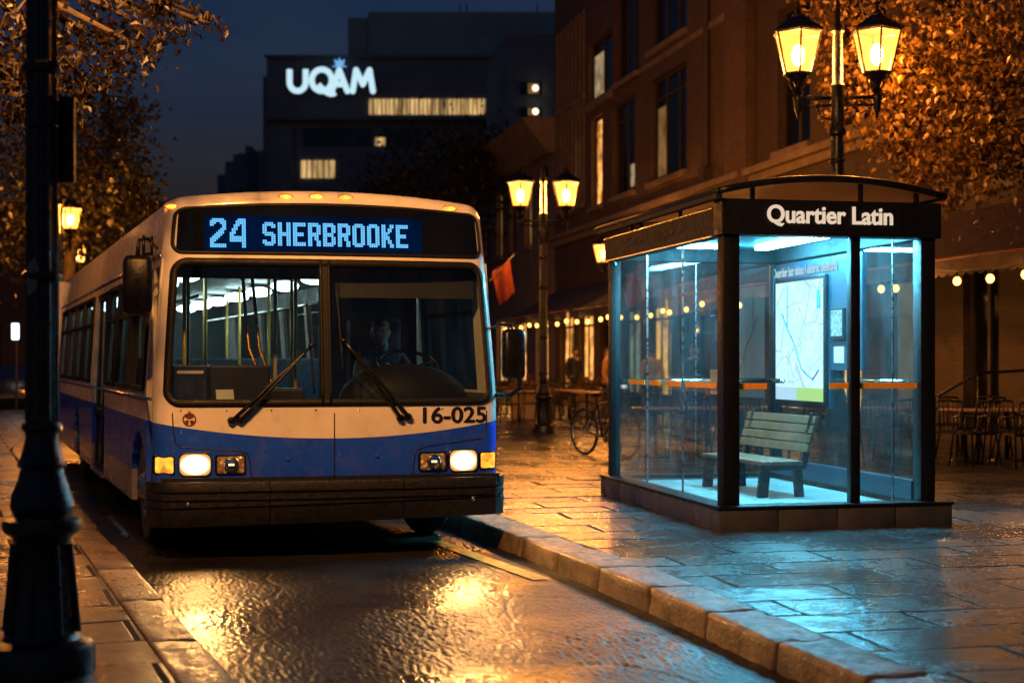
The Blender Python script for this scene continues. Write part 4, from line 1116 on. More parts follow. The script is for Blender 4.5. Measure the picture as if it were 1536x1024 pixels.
# arched roof
mb = MB(); na = 20
def arc(s): x = -.07+s*(SWD+.09); t = 2*s-1; return x, 3.015+.125*(1-t*t)
for y0, y1, z_, th in ((-.09, SLN+.12, 0, .03),):
    rows = []
    for i in range(na+1):
        x, z = arc(i/na); rows.append([mb.bm.verts.new(p) for p in ((x, y0, z), (x, y0, z+th), (x, y1, z+th), (x, y1, z))])
    for a, b in zip(rows, rows[1:]):
        for k in range(4): mb.bm.faces.new((a[k], a[(k+1) % 4], b[(k+1) % 4], b[k]))
    mb.bm.faces.new(rows[0]); mb.bm.faces.new(rows[-1][::-1])
rf = mb.build('roof', 'roof_panel', sh, 40)
mb = MB()
for yy in (-.11, SLN+.14): mb.tube([Vector((arc(i/na)[0], yy, arc(i/na)[1]+.018)) for i in range(na+1)], .03, 8)
for xx in (arc(0)[0]-.01, arc(1)[0]+.01): mb.tube([(xx, -.11, 3.03), (xx, SLN+.14, 3.03)], .03, 8)
mb.build('roof_rim', 'black_frame', rf, True)
mb = MB()
for x in (.25, 1.25, SWD-.2): 
    mb.box((x, -.02, ZF1), (x+.03, .02, arc((x+.1)/(SWD+.2))[1]))
    mb.box((x, SLN-.02, ZF1-.06), (x+.03, SLN+.02, arc((x+.1)/(SWD+.2))[1]))
for y in (1.2, 2.4):
    for x in (.02, SWD-.04): mb.box((x, y, ZF1-.06), (x+.03, y+.03, 3.07))
mb.build('roof_strut', 'black_frame', rf)
mb = MB(); mb.box((-.10, -.10, 2.962), (-.045, SLN+.10, 3.03), .006); mb.build('gutter', 'matte_black', rf)
# glass: front (two leaves), left (three), back (two), right (two)
def pane(lo, hi, name='glass_pane'):
    mb = MB(); mb.box(lo, hi); return mb.build(name, 'glass', sh)
GZ0, GZ1 = PZ+.005, ZF0-.005
front = [(.155, 1.18), (1.28, 1.60), (1.605, 1.835)]
for a, b in front: pane((a, .06, GZ0), (b, .07, GZ1))
left = [(.155, 1.2), (1.206, 2.28), (2.286, SLN-.115)]
for a, b in left: pane((.05, a, GZ0), (.06, b, GZ1))
for a, b in ((.115, .98), (.986, SWD-.125)): pane((a, SLN-.06, GZ0), (b, SLN-.05, GZ1))
pane((SWD-.07, 1.266, PZ+.175), (SWD-.06, 1.975, 1.495)); pane((SWD-.07, 1.98, PZ+.175), (SWD-.06, SLN-.12, 1.095))
for a, b in ((.155, .62), (.626, 1.25)): pane((SWD-.07, a, GZ0), (SWD-.06, b, GZ1))
# bright joint clips between panes
mb = MB()
for y in (1.203, 2.283): mb.box((.047, y-.006, GZ0), (.063, y+.006, GZ1))
mb.box((1.598, .058, GZ0), (1.607, .072, GZ1)); mb.box((.979, SLN-.062, GZ0), (.987, SLN-.048, GZ1)); mb.build('glass_joint', 'steel', sh)
# manifestation stripes
mb = MB(); z0, z1 = 1.352, 1.402
for a, b in ((.16, .42), (1.0, 1.178), (1.285, 1.83)): mb.box((a, .053, z0), (b, .0585, z1))
for a, b in ((.30, 1.1), (1.25, 1.68), (1.86, 2.18), (2.34, 2.9)): mb.box((.0435, a, z0), (.0485, b, z1))
mb.build('orange_stripe', 'orange_tape', sh)
# hand rail along the back and right
mb = MB(); mb.tube([(.12, SLN-.12, 1.375), (SWD-.18, SLN-.12, 1.375)], .026, 10); mb.tube([(SWD-.18, SLN-.12, 1.375), (SWD-.18, 2.95, 1.375)], .026, 10)
mb.tube([(SWD-.16, .18, 1.40), (SWD-.16, 1.3, 1.40)], .026, 10); mb.build('hand_rail', 'chrome', sh, True)
# right-hand back wall with map case
mb = MB(); mb.box((SWD-.085, 1.98, 1.10), (SWD-.04, SLN-.115, ZF0-.02)); mb.box((SWD-.085, 1.262, 1.50), (SWD-.04, 1.975, ZF0-.02)); mb.box((SWD-.15, .16, PZ), (SWD-.05, SLN-.12, PZ+.17)); mb.build('wall_panel', mat('navy_panel', (.014, .03, .045), .4, 0, .1, 2, .05), sh)
mb = MB(); mb.box((SWD-.125, 2.02, 1.135), (SWD-.087, 3.32, 2.475), .008); mc = mb.build('map_case', 'black_frame', sh)
mb = MB(); mb.box((SWD-.131, 2.06, 1.175), (SWD-.126, 3.28, 2.435)); mp_ = mb.build('street_map', 'street_map', mc)
mb = MB()   # route line drawn on the map
rl = [(3.1, 2.1), (2.95, 1.93), (2.75, 1.75), (2.6, 1.52), (2.45, 1.45), (2.3, 1.40), (2.15, 1.5)]
mb.tube([(SWD-.134, y, z) for y, z in rl], .008, 6); mb.tube([(SWD-.134, 2.95, 2.4), (SWD-.134, 2.95, 1.95)], .006, 6)
mb.box((SWD-.136, 2.12, 2.13), (SWD-.132, 2.20, 2.32)); mb.build('route_line', mat('route_blue', (.05, .12, .22), .5), mc)
mtxR = Matrix.Translation((SWD-.095, 3.42, 2.505)) @ Matrix.Rotation(R(-90), 4, 'Z') @ ROTF
text_fit('Duertier latr átino l détirht cleléttrili', 1.62, .10, mtxR, 'panel_lettering', 'letter_white', sh, .004, .012)
mb = MB(); mb.box((SWD-.115, 1.62, 1.80), (SWD-.087, 1.92, 2.12), .006); sc_o = mb.build('info_screen', 'black_frame', sh)
mb = MB(); mb.box((SWD-.12, 1.645, 1.84), (SWD-.116, 1.895, 2.10)); mb.build('screen', 'screen_blue', sc_o)
mb = MB(); mb.box((SWD-.092, 1.66, 1.575), (SWD-.087, 1.88, 1.735)); mb.build('notice', 'paper', sh)
mb = MB(); mb.box((.066, .22, 1.30), (.069, .50, 1.52)); mb.build('notice', 'paper', sh)
# ceiling tubes
for lo, hi in (((.42, .9, 2.775), (.54, 2.2, 2.812)), ((.62, .35, 2.775), (.70, 1.3, 2.812)), ((1.45, .35, 2.775), (1.60, 2.9, 2.812)), ((.5, 2.75, 2.775), (1.2, 2.85, 2.812))):
    mb = MB(); mb.box(lo, hi, .008); mb.build('light_tube', 'cool_tube', sh)
# bench inside
bn = empty('park_bench', Matrix.Rotation(SY, 4, 'Z') @ Vector((.98, 1.86, FZ))+SO, SY+R(4), 'slatted wooden bench with black iron legs inside the glass shelter', 'bench')
for k in range(4):
    x = -.21+k*.108; mb = MB(); mb.box((x, -.72, .31), (x+.094, .72, .345), .006); mb.build('seat_slat', 'brown_wood', bn)
for k in range(4):
    z = .43+k*.088; x = .235+(k)*.026; mb = MB()
    mb.hexa([(x, -.74, z), (x+.03, -.74, z-.008), (x+.03, .74, z-.008), (x, .74, z), (x+.022, -.74, z+.076), (x+.052, -.74, z+.068), (x+.052, .74, z+.068), (x+.022, .74, z+.076)], .004); mb.build('back_slat', 'brown_wood', bn)
for y in (-.64, .62):
    mb = MB()
    for x0, x1, xb0, xb1 in ((-.20, -.10, -.23, -.13), (.14, .23, .17, .25)):
        mb.hexa([(xb0, y-.03, 0), (xb1, y-.03, 0), (xb1, y+.03, 0), (xb0, y+.03, 0), (x0, y-.03, .27), (x1, y-.03, .27), (x1, y+.03, .27), (x0, y+.03, .27)], .008)
    mb.box((-.21, y-.03, .255), (.24, y+.03, .308), .008)
    mb.hexa([(.20, y-.03, .26), (.27, y-.03, .26), (.27, y+.03, .26), (.20, y+.03, .26), (.335, y-.03, .80), (.385, y-.03, .79), (.385, y+.03, .79), (.335, y+.03, .80)], .006)
    mb.build('leg', 'cast_iron', bn)

# ------------------------------------------------------------------ street lamps
def lantern(root, c, s=1.0, on=True):
    """six-sided lantern, base at c"""
    x, y, z = c
    mb = MB(); mb.lathe([(.035*s, 0), (.06*s, .02*s), (.03*s, .06*s), (.045*s, .11*s), (.125*s, .17*s), (.145*s, .19*s)], c, 16)
    for k in range(4):
        a = PI/2*k+PI/4; mb.tube([(x+.03*s*math.cos(a), y+.03*s*math.sin(a), z+.02*s), (x+.10*s*math.cos(a), y+.10*s*math.sin(a), z+.09*s), (x+.12*s*math.cos(a), y+.12*s*math.sin(a), z+.17*s)], .009*s, 6)
    ln = mb.build('lantern', 'cast_iron', root, 40)
    gl = MB(); r0, r1, z0, z1 = .145*s, .245*s, .195*s, .60*s; ph = PI/6
    lo = [Vector((x+r0*math.cos(ph+PI/3*k), y+r0*math.sin(ph+PI/3*k), z+z0)) for k in range(6)]
    hi = [Vector((x+r1*math.cos(ph+PI/3*k), y+r1*math.sin(ph+PI/3*k), z+z1)) for k in range(6)]
    for k in range(6): gl.face([lo[k], lo[(k+1) % 6], hi[(k+1) % 6], hi[k]])
    gl.build('lamp_glass', 'lamp_glass', ln)
    fr = MB()
    for k in range(6): fr.tube([lo[k], hi[k]], .011*s, 6); fr.tube([lo[k], lo[(k+1) % 6]], .012*s, 6); fr.tube([hi[k], hi[(k+1) % 6]], .014*s, 6)
    fr.lathe([(.272*s, .60*s), (.268*s, .622*s), (.19*s, .68*s), (.10*s, .735*s), (.065*s, .76*s), (.07*s, .775*s), (.03*s, .80*s), (.012*s, .86*s), (.004*s, .90*s)], c, 6, 'z', ph)
    fr.build('lantern_roof', 'cast_iron', ln)
    bl = MB(); bl.sphere((x, y, z+.38*s), (.065*s, .065*s, .11*s), 14, 10); bl.build('bulb', 'lamp_core', ln, True)
def lamp_post(loc, label, power, s=1.0, col=None, cat='street lamp', group='twin lantern street lamps', rz=0, z0=SW, ornate=True, arm=.46, htop=4.3):
    root = empty('street_lamp', (loc[0], loc[1], z0), rz, label, cat, group)
    mb = MB(); mb.lathe([(.25, 0), (.25, .12), (.24, .145), (.185, .165), (.165, .2), (.128, .62), (.14, .65), (.182, .685), (.186, .71), (.18, .735), (.135, .76), (.15, .80), (.14, .85), (.112, .93), (.10, .98), (.118, 1.0), (.10, 1.03), (.078, 1.12)], (0, 0, 0), 16, 'z', PI/16)
    for k in range(8):
        a_ = PI/4*k; mb.tube([(.172*math.cos(a_), .172*math.sin(a_), .2), (.132*math.cos(a_), .132*math.sin(a_), .62)], .02, 6)
    mb.build('base', 'cast_iron', root, 30)
    mb = MB(); n = 16
    rings = [(.076, 1.10), (.074, 1.6), (.07, 2.6), (.066, htop-.45)]
    mb.lathe(rings, (0, 0, 0), n)
    for k in range(8):
        a = 2*PI*k/8; mb.tube([(.072*math.cos(a), .072*math.sin(a), 1.15), (.064*math.cos(a), .064*math.sin(a), htop-.5)], .012, 5)
    for zz in (1.18, 1.9, 2.9, htop-.75): mb.lathe([(.075, zz-.03), (.092, zz-.015), (.097, zz), (.092, zz+.015), (.075, zz+.03)], (0, 0, 0), n)
    mb.lathe([(.066, htop-.46), (.10, htop-.43), (.10, htop-.38), (.075, htop-.34), (.08, htop-.2), (.08, htop+.12), (.095, htop+.14), (.07, htop+.17), (.062, htop+.75), (.085, htop+.78), (.075, htop+.84), (.035, htop+.90), (.03, htop+1.02), (.006, htop+1.22)], (0, 0, 0), n)
    mb.build('pole', 'cast_iron', root, 40)
    mb = MB()
    for sx in (-1, 1):
        mb.tube([(0, 0, htop), (sx*arm, 0, htop)], .024, 8); mb.tube([(0, 0, htop-.09), (sx*(arm-.03), 0, htop-.09)], .016, 8)
        mb.lathe([(.004, -.26), (.02, -.22), (.028, -.17), (.045, -.14), (.05, -.04), (.06, -.02), (.06, .03), (.04, .05)], (sx*arm, 0, htop), 12)
        mb.tube([(sx*.07, 0, htop-.26), (sx*.2, 0, htop-.22), (sx*.24, 0, htop-.1)], .012, 6)
    mb.build('cross_arm', 'cast_iron', root, True)
    for sx in (-1, 1):
        lantern(root, (sx*(arm+.0), 0, htop+.05), 1.2)
        if power: light('lantern_light', (sx*arm, 0, htop+.50), col or ORANGE, power, .10, root)
    return root
lamp_post((-2.26, 7.05), 'black fluted lamp post in the left foreground with a torn sticker', 1350, col=(1, .47, .165), z0=LW, htop=4.5)  # twin lanterns stand above the view, assumed from light on the bus front
lamp_post((-8.3, 16.2), 'assumed unseen twin lantern lamp on the left pavement opposite the bus doors', 260, z0=LW, htop=4.5)  # assumed lamp out of view, added for orange reflections along the bus side
fgl = [o for o in COL.objects if o.name.startswith('street_lamp')][0]
mb = MB(); mb.box((.055, .06, 2.36), (.135, .10, 2.78), .008); mb.box((-.075, .06, 2.40), (-.06, .09, 2.78)); plate = mb.build('sign_plate', 'black_frame', fgl)
mb = MB()
for z in (2.62, 2.75): mb.lathe([(.078, z-.012), (.086, z-.008), (.086, z+.008), (.078, z+.012)], (0, 0, 0), 16)
mb.build('strap', 'cast_iron', fgl, 40)
mb = MB(); mb.bm.faces.new([mb.bm.verts.new((-.02+.0+dx, -.0865, z)) for dx, z in ((-.02, 1.80), (.02, 1.83), (.035, 1.93), (.015, 1.99), (-.015, 1.96), (-.025, 1.88))])
mb.build('sticker', mat('sticker', (.22, .2, .18), .6), fgl)
lamp_post((3.85, 17.35), 'tall twin lantern lamp rising behind the glass shelter roof', 420, htop=4.55, rz=R(-4))
lamp_post((.63, 29.5), 'twin lantern lamp on the pavement between the bus and the shelter', 800, htop=4.25)
lamp_post((-10.32, 33.5), 'nearer lit lantern lamp seen above the tail of the bus', 420, z0=LW, htop=4.24, rz=R(78))
lamp_post((-12.5, 41.5), 'farther lit lantern lamp just over the roof of the bus', 420, z0=LW, htop=4.0, rz=R(80))

# ------------------------------------------------------------------ buildings along the right
FA = math.atan2(.978, -.208)
def bld(label, name='brick_building', a0=0, base=(8.5, 24)):
    return empty(name, (base[0]-.208*a0, base[1]+.978*a0, SW), FA, label, 'building')
def facade(root, length, height, openings, wall_m, depth=12, z0=0):
    """wall with real openings: openings=(a0,a1,z0,z1)"""
    mb = MB(); xs = sorted({0, length, *[o[0] for o in openings], *[o[1] for o in openings]}); zs = sorted({z0, height, *[o[2] for o in openings], *[o[3] for o in openings]})
    for xa, xb in zip(xs, xs[1:]):
        for za, zb in zip(zs, zs[1:]):
            cx, cz = (xa+xb)/2, (za+zb)/2
            if any(o[0] < cx < o[1] and o[2] < cz < o[3] for o in openings): continue
            mb.box((xa, -.35, za), (xb, 0, zb))
    bmesh.ops.remove_doubles(mb.bm, verts=mb.bm.verts, dist=.001)
    seen = {}
    for f in mb.bm.faces:
        k = tuple(round(c, 3) for c in f.calc_center_median()); seen.setdefault(k, []).append(f)
    bmesh.ops.delete(mb.bm, geom=[f for fs in seen.values() if len(fs) > 1 for f in fs], context='FACES')
    mb.box((0, -depth, z0), (length, -.37, height-.01))
    return mb.build('wall', wall_m, root)
def window(root, o, glass_m, frame_m='trim_dark', mull=(1,), trans=None, sill=True, lit=None):
    a0, a1, z0, z1 = o; mb = MB(); y = -.2; t = .09
    mb.box((a0, y-.05, z0), (a0+t, y+.05, z1)); mb.box((a1-t, y-.05, z0), (a1, y+.05, z1)); mb.box((a0+t, y-.05, z0), (a1-t, y+.05, z0+t)); mb.box((a0+t, y-.05, z1-t), (a1-t, y+.05, z1))
    n = mull[0]
    for k in range(1, n+1): x = a0+(a1-a0)*k/(n+1); mb.box((x-.045, y-.04, z0+t), (x+.045, y+.04, z1-t))
    if trans: z = z0+(z1-z0)*trans; mb.box((a0+t, y-.035, z-.04), (a1-t, y+.035, z+.04))
    f = mb.build('window', frame_m, root)
    mb = MB(); mb.box((a0+t, y-.02, z0+t), (a1-t, y-.005, z1-t)); mb.build('pane', glass_m, f)
    if lit:
        for (p, q, r, s_, m) in lit:
            mb = MB(); mb.box((a0+(a1-a0)*p, y-.003, z0+(z1-z0)*r), (a0+(a1-a0)*q, y+.004, z0+(z1-z0)*s_)); mb.build('lit_pane', m, f)
    if sill:
        mb = MB(); mb.box((a0-.12, .003, z0-.2), (a1+.12, .14, z0-.02), .01); mb.build('sill', 'stone', f)

# brick block: a from 12.5 (Y 36) to 33 (Y 56)
B0 = 12.5
b1 = bld('tall brick building with big dark windows above the terrace awnings', a0=B0)
op = []
wl = []
def W_(a0, a1, z0, z1, *r, **k): o = (a0-B0, a1-B0, z0-SW, z1-SW); op.append(o); wl.append((o, r, k))
W_(17.4, 20.8, 6.95, 10.0, 'dark_glass', mull=(2,), trans=.8, lit=[(.70, .94, .05, .72, 'lit_dim')])
W_(22.4, 25.0, 6.95, 9.95, 'dark_glass', mull=(1,), trans=.8, lit=[(.06, .42, .06, .3, 'lit_pale')])
W_(26.2, 27.6, 6.9, 9.95, 'lit_shop', mull=(0,))
W_(17.4, 20.8, 10.9, 14.0, 'dark_glass', mull=(2,), trans=.8)
W_(22.0, 24.6, 10.6, 14.0, 'dark_glass', mull=(2,))
W_(25.0, 28.0, 10.45, 12.6, 'dark_glass', mull=(1,), lit=[(.55, .95, .05, .8, 'lit_pale')])
W_(28.6, 29.6, 7.2, 9.6, 'lit_pale', mull=(0,)); W_(30.3, 31.5, 7.2, 9.4, 'dark_glass', mull=(0,))
W_(28.4, 32.4, 11.0, 13.5, 'dark_glass', mull=(3,))
for k, a in enumerate((13.3, 16.0, 18.8, 21.6, 24.4, 27.2, 30.0)):
    W_(a, a+2.1, .5, 3.6, ('lit_shop', 'dark_glass', 'lit_shop', 'lit_pale', 'dark_glass', 'lit_shop', 'lit_shop')[k], mull=(2,), trans=.75, sill=False)
facade(b1, 20.5, 18, op, 'brick')
for o, r, k in wl: window(b1, o, *r, **k)
mb = MB(); mb.box((0, .003, 5.95), (20.5, .38, 6.12), .02); mb.box((0, .003, 5.72), (20.5, .22, 5.945), .02); mb.build('ledge', 'stone', b1)
mb = MB(); mb.box((.0, .004, 10.25), (20.5, .06, 10.42)); mb.build('string_course', 'stone', b1)
mb = MB()
for k in range(8): mb.box((15.9+k*.56, .006, 7.0), (16.02+k*.56, .1, 13.8))
mb.build('wall_fin', 'panel_tan', b1)
mb = MB(); mb.tube([(3.0, .1, 6.3), (3.0, .1, 14)], .09, 8); mb.box((2.8, .005, 6.14), (3.25, .25, 6.6), .02); mb.build('downpipe', 'trim_dark', b1)
mb = MB(); mb.box((-.35, .005, -.0), (1.1, .30, 17.8), .02); mb.build('pier', 'brick', b1)
# pub: a from -8 to 12.4
b2 = bld('dark brick pub with awning and tall windows at the right', 'pub', -9)
op = []; wl = []; B0 = -9
for a in (8.9, 5.2, 1.4, -2.4, -6.2): W_(a, a+1.9, 6.5, 9.8, 'dark_glass', mull=(1,), trans=.75)
for a in (8.9, 5.2, 1.4, -2.4): W_(a, a+1.9, 11, 14, 'dark_glass', mull=(1,), trans=.75)
W_(1.0, 2.2, .3, 3.3, 'dark_glass', mull=(1,), trans=.99, sill=False); W_(3.3, 5.2, .3, 3.2, 'lit_dim', mull=(1,), sill=False); W_(-1.4, -.1, .3, 3.3, 'lit_dim', mull=(1,), sill=False)
W_(6.3, 8.2, .4, 3.2, 'lit_shop', mull=(1,), sill=False); W_(9.2, 11.4, .4, 3.2, 'lit_shop', mull=(2,), sill=False); W_(-5, -2.5, .4, 3.2, 'lit_dim', mull=(1,), sill=False)
facade(b2, 21.3, 16, op, 'brick_dark')
for o, r, k in wl: window(b2, o, *r, **k)
mb = MB(); mb.box((0, .003, 5.95), (21.3, .34, 6.12), .02); mb.box((0, .003, 5.75), (21.3, .2, 5.945), .02); mb.build('ledge', 'stone', b2)
mb = MB(); mb.box((0, .004, 4.35), (21.3, .1, 5.6)); mb.build('signboard', 'trim_dark', b2)
# low far building with deep cornice
b3 = bld('low stone building with a deep sloping cornice beyond the brick block', 'stone_building', 33.1)
op = []; wl = []; B0 = 33.1
for a in (34, 37, 40, 43, 46): W_(a, a+1.3, 6.3, 9.2, 'lit_dim' if a in (37, 43) else 'dark_glass', mull=(1,))
for a in (34, 38, 42, 46): W_(a, a+2.2, .5, 3.4, 'lit_shop', mull=(2,), sill=False)
facade(b3, 16, 10, op, 'stone')
for o, r, k in wl: window(b3, o, *r, **k)
mb = MB(); mb.hexa([(-.2, .01, 9.4), (16.4, .01, 9.4), (16.4, 0.3, 9.4), (-.2, .3, 9.4), (-.2, -1, 10.9), (16.4, -1, 10.9), (16.4, 1.3, 10.7), (-.2, 1.3, 10.7)], .02); mb.build('cornice', 'stone', b3)

# awnings with valance: each a thing
def awning(a0, a1, label, m, out=2.0, zt=4.25, zb=3.15):
    r = empty('awning', (8.5-.208*a0, 24+.978*a0, SW), FA, label, 'awning')
    n = 14; mb = MB(); ln = a1-a0
    mb.grid(lambda s, q: Vector((s*ln, .03+q*out, zt-SW-(zt-zb)*q-.05*math.sin(PI*q)+.015*math.sin(s*ln*4)*q)), 40, 8)
    mb.grid(lambda s, q: Vector((s*ln, .03+q*out, zt-SW-.03-(zt-zb)*q-.05*math.sin(PI*q)+.015*math.sin(s*ln*4)*q)), 40, 8)
    mb.build('canopy', m, r, True)
    mb = MB(); sn = int(ln/.28)
    for k in range(sn):
        x0, x1 = ln*k/sn, ln*(k+1)/sn
        mb.prism([(x0+(x1-x0)*t, out+.04, zb-SW-.02-(.2+.05*math.sin(PI*t))) for t in (0, .2, .4, .6, .8, 1)]+[(x1, out+.04, zb-SW-.0), (x0, out+.04, zb-SW-.0)], (0, .012, 0))
    mb.build('valance', m, r)
    mb = MB(); mb.tube([(0, out+.03, zb-SW+.01), (ln, out+.03, zb-SW+.01)], .03, 8)
    for x in (.05, ln/2, ln-.05): mb.tube([(x, .02, 3.2), (x, out, zb-SW)], .018, 6)
    mb.build('awning_frame', 'brown_wood', r, True)
awning(-7.5, 5.2, 'long brown scalloped awning over the pub terrace', 'awning')
awning(5.6, 12.3, 'shorter brown awning partly hidden behind the glass shelter', 'awning')
awning(13.0, 22.5, 'grey awning on the tall brick building beside the wall lantern', 'awning_blue')
awning(23.0, 32.5, 'grey awning farthest along the brick building behind the middle lamp', 'awning_blue')

def strings(a0, a1, label, step, off=2.1, z=2.95):
    r = empty('string_lights', (8.5-.208*a0, 24+.978*a0, SW), FA, label, 'string lights', 'bulb strings under the awnings')
    n = int((a1-a0)/step); rnd = random.Random(int(a0*10)+5); pts = []; 
    for k in range(n+1):
        x = step*k; sag = .10*math.sin(PI*((k % 4)/4)); pts.append(Vector((x, off, z-SW+.07-sag)))
    mb = MB(); mb.tube(pts, .008, 5); mb.build('cable', 'ink', r, True)
    for k, p in enumerate(pts):
        if k % 3 == 1: light('bulb_light', (p.x, off+.05, p.z-.32), ORANGE, 27, .06, r)
        if rnd.random() < .10: continue
        zz = p.z-.12-rnd.uniform(0, .05); x = p.x+rnd.uniform(-.22, .22)
        mb = MB(); mb.sphere((x, off, zz), (.058, .058, .066), 12, 8); b = mb.build('bulb', 'bulb', r, True)
        mb = MB(); mb.tube([(x, off, zz+.05), (x, off, zz+.14)], .022, 6); mb.build('socket', 'ink', b)
strings(-4.2, 5.2, 'string of round bulbs hung along the brown pub awning', .92)
strings(5.4, 12.6, 'string of bulbs seen through the upper panes of the shelter', 1.15)
strings(13, 22.4, 'bulb string below the grey awning beside the shelter edge', 1.2, 2.1, 2.9)
strings(22.8, 33, 'farthest bulb string behind the middle street lamp', 1.35, 2.1, 2.9)

# wall lantern
wl_ = empty('wall_lantern', (P(905, 410, 42).x, 42, 4.15), FA, 'lit wall lantern on a bracket above the awning edge', 'wall lantern')
lantern(wl_, (0, 0, 0), 1.25)
mb = MB(); mb.tube([(0, 0, .05), (0, -.3, -.05), (0, -1.2, -.1), (0, -2.6, .1)], .03, 8); mb.build('bracket', 'cast_iron', wl_, True)
light('lantern_light', (0, 0, .45), ORANGE, 300, .1, wl_)
mb = MB(); q = P(911, 382, 43); mb.box((q.x-.22, 42.8, q.z-.15), (q.x+.22, 43.0, q.z+.2), .02)
tag(mb.build('light_box', emit('box_white', (1, .85, .65), .8)), 'small pale light box above the wall lantern', 'light box')

# red flag, and a second one in place of a lit sign
def flag(px, py, Y, label, h):
    p = P(px, py, Y); r = empty('flag', p, R(20), label, 'flag')
    mb = MB(); mb.grid(lambda s, q: Vector((s*.55*h*(1-.2*q)+q*.25*h, .06*math.sin(s*7+q*2), -q*h*.9+s*.35*h)), 12, 12); mb.grid(lambda s, q: Vector((s*.55*h*(1-.2*q)+q*.25*h, .012+.06*math.sin(s*7+q*2), -q*h*.9+s*.35*h)), 12, 12); mb.build('cloth', 'red_cloth', r, True)
    mb = MB(); mb.tube([(-.05, 0, -.25*h), (.65*h, 0, .5*h)], .02, 6); mb.build('flagpole', 'trim_dark', r)
flag(738, 408, 30.5, 'red flag hanging at the right edge of the bus roof', .75)
flag(934, 420, 34, 'small red cloth in place of a lit sign behind the shelter corner', .75)

# ------------------------------------------------------------------ far university building
ub = empty('office_building', (0, 118, 0), 0, 'long dark concrete block carrying the glowing white rooftop sign', 'building')
YU = 118
def ux(px, Y=YU): return (px-CX)/F*Y
def uz(py, Y=YU): return CH-(py-HY)/F*Y
mb = MB(); mb.box((ux(400), 0, 0), (ux(760), 30, uz(85)), .05); mb.box((ux(404), -.5, 0), (ux(440), -.01, uz(190))); mb.build('wall', 'concrete_dark', ub)
mb = MB(); mb.box((ux(400), -.7, uz(182)), (ux(740), -.02, uz(176))); mb.box((ux(398), -.4, uz(88)), (ux(762), -.03, uz(84))); mb.build('ledge', 'concrete_dark', ub)
mb = MB(); mb.box((ux(385), 3, 0), (ux(399.5), 25, uz(104))); mb.box((ux(372), 5, 0), (ux(384.5), 25, uz(212))); mb.build('side_wing', 'concrete_dark', ub)
mb = MB(); mb.box((ux(552, 126), 8, 10), (ux(870, 126), 34, uz(18, 126))); mb.box((ux(522, 128), 10, 10), (ux(551, 128), 30, uz(27, 128))); mb.build('upper_storey', 'concrete_grey', ub)
mb = MB()
for px in (690, 700, 806): mb.tube([(ux(px, 130), 12, uz(20, 130)), (ux(px, 130), 12, uz(5, 130))], .06, 5)
mb.build('aerial', 'trim_dark', ub)
mb = MB(); mb.box((ux(554), -.12, uz(172)), (ux(728), -.02, uz(149))); wf = mb.build('window', 'lit_yellow', ub)
mb = MB()
for k in range(1, 28): x = ux(554)+(ux(728)-ux(554))*k/28; mb.box((x-.035, -.2, uz(172)), (x+.035, -.125, uz(149)))
mb.build('frame', 'trim_dark', wf)
mb = MB(); mb.box((ux(452), -.12, uz(267)), (ux(502), -.02, uz(241))); wf = mb.build('window', 'lit_yellow', ub)
mb = MB()
for k in range(1, 6): x = ux(452)+(ux(502)-ux(452))*k/6; mb.box((x-.05, -.2, uz(267)), (x+.05, -.125, uz(241)))
mb.build('frame', 'trim_dark', wf)
mb = MB(); mb.box((ux(563), -.14, uz(219)), (ux(578), -.03, uz(207))); mb.build('window', 'lit_yellow', ub)
for k in range(12):
    x = 455+k*15
    if 555 < x < 575: continue
    mb = MB(); mb.box((ux(x), -.13, uz(219)), (ux(x+12), -.03, uz(193))); mb.build('window', 'dark_glass', ub)
sg = empty('rooftop_sign', (ux(431), YU-.9, uz(139)), 0, 'glowing white UQAM letters with a crest over the A', 'sign')
S_W, S_H = ux(565)-ux(431), (139-106)/F*YU
def strk(name, *polys):
    mb = MB(); rad = .245
    for pl in polys:
        q = [Vector((ux(x)-ux(431), 0, uz(y)-uz(139))) for x, y in pl]
        if len(q) > 6: mb.tube(q, rad, 10)
        else:
            for a, b in zip(q, q[1:]): mb.tube([a, b], rad, 10)
            for a in q: mb.sphere(a, rad, 10, 8)
    mb.build(name, 'uqam', sg, True)
strk('letter', [(437, 108), (437, 118), (437, 127)]+[(449-12*math.cos(PI*k/12), 127+13*math.sin(PI*k/12)) for k in range(1, 12)]+[(461, 127), (461, 118), (461, 108)])
strk('letter', [(485+15*math.cos(2*PI*k/28), 124+16*math.sin(2*PI*k/28)) for k in range(29)], [(480, 131), (484, 135), (489, 139.5), (494, 143), (499, 144.5), (502, 144), (505, 142)])
strk('letter', [(500, 140), (511, 109), (523, 140)], [(505, 130), (518, 130)])
strk('letter', [(531, 140), (536, 109), (546, 130), (556, 109), (561, 140)])
mb = MB(); cx, z0 = S_W*.60, S_H*1.06
for a in (-35, 0, 35):
    d = Vector((math.sin(R(a)), 0, math.cos(R(a)))); n = Vector((d.z, 0, -d.x)); b = Vector((cx, 0, z0)); 
    mb.prism([b, b+d*.35+n*.16, b+d*.72, b+d*.35-n*.16], (0, -.15, 0))
mb.prism([(cx-.6, 0, z0), (cx, 0, z0+.18), (cx+.6, 0, z0), (cx, 0, z0-.02)], (0, -.16, 0)); mb.build('crest', 'uqam_leaf', sg)
mb = MB(); b = Vector((S_W*.375, 0, S_H*.22)); mb.prism([b, b+Vector((.38, 0, -.12)), b+Vector((.16, 0, -.3))], (0, -.2, 0)); mb.build('crest', 'uqam_leaf', sg)
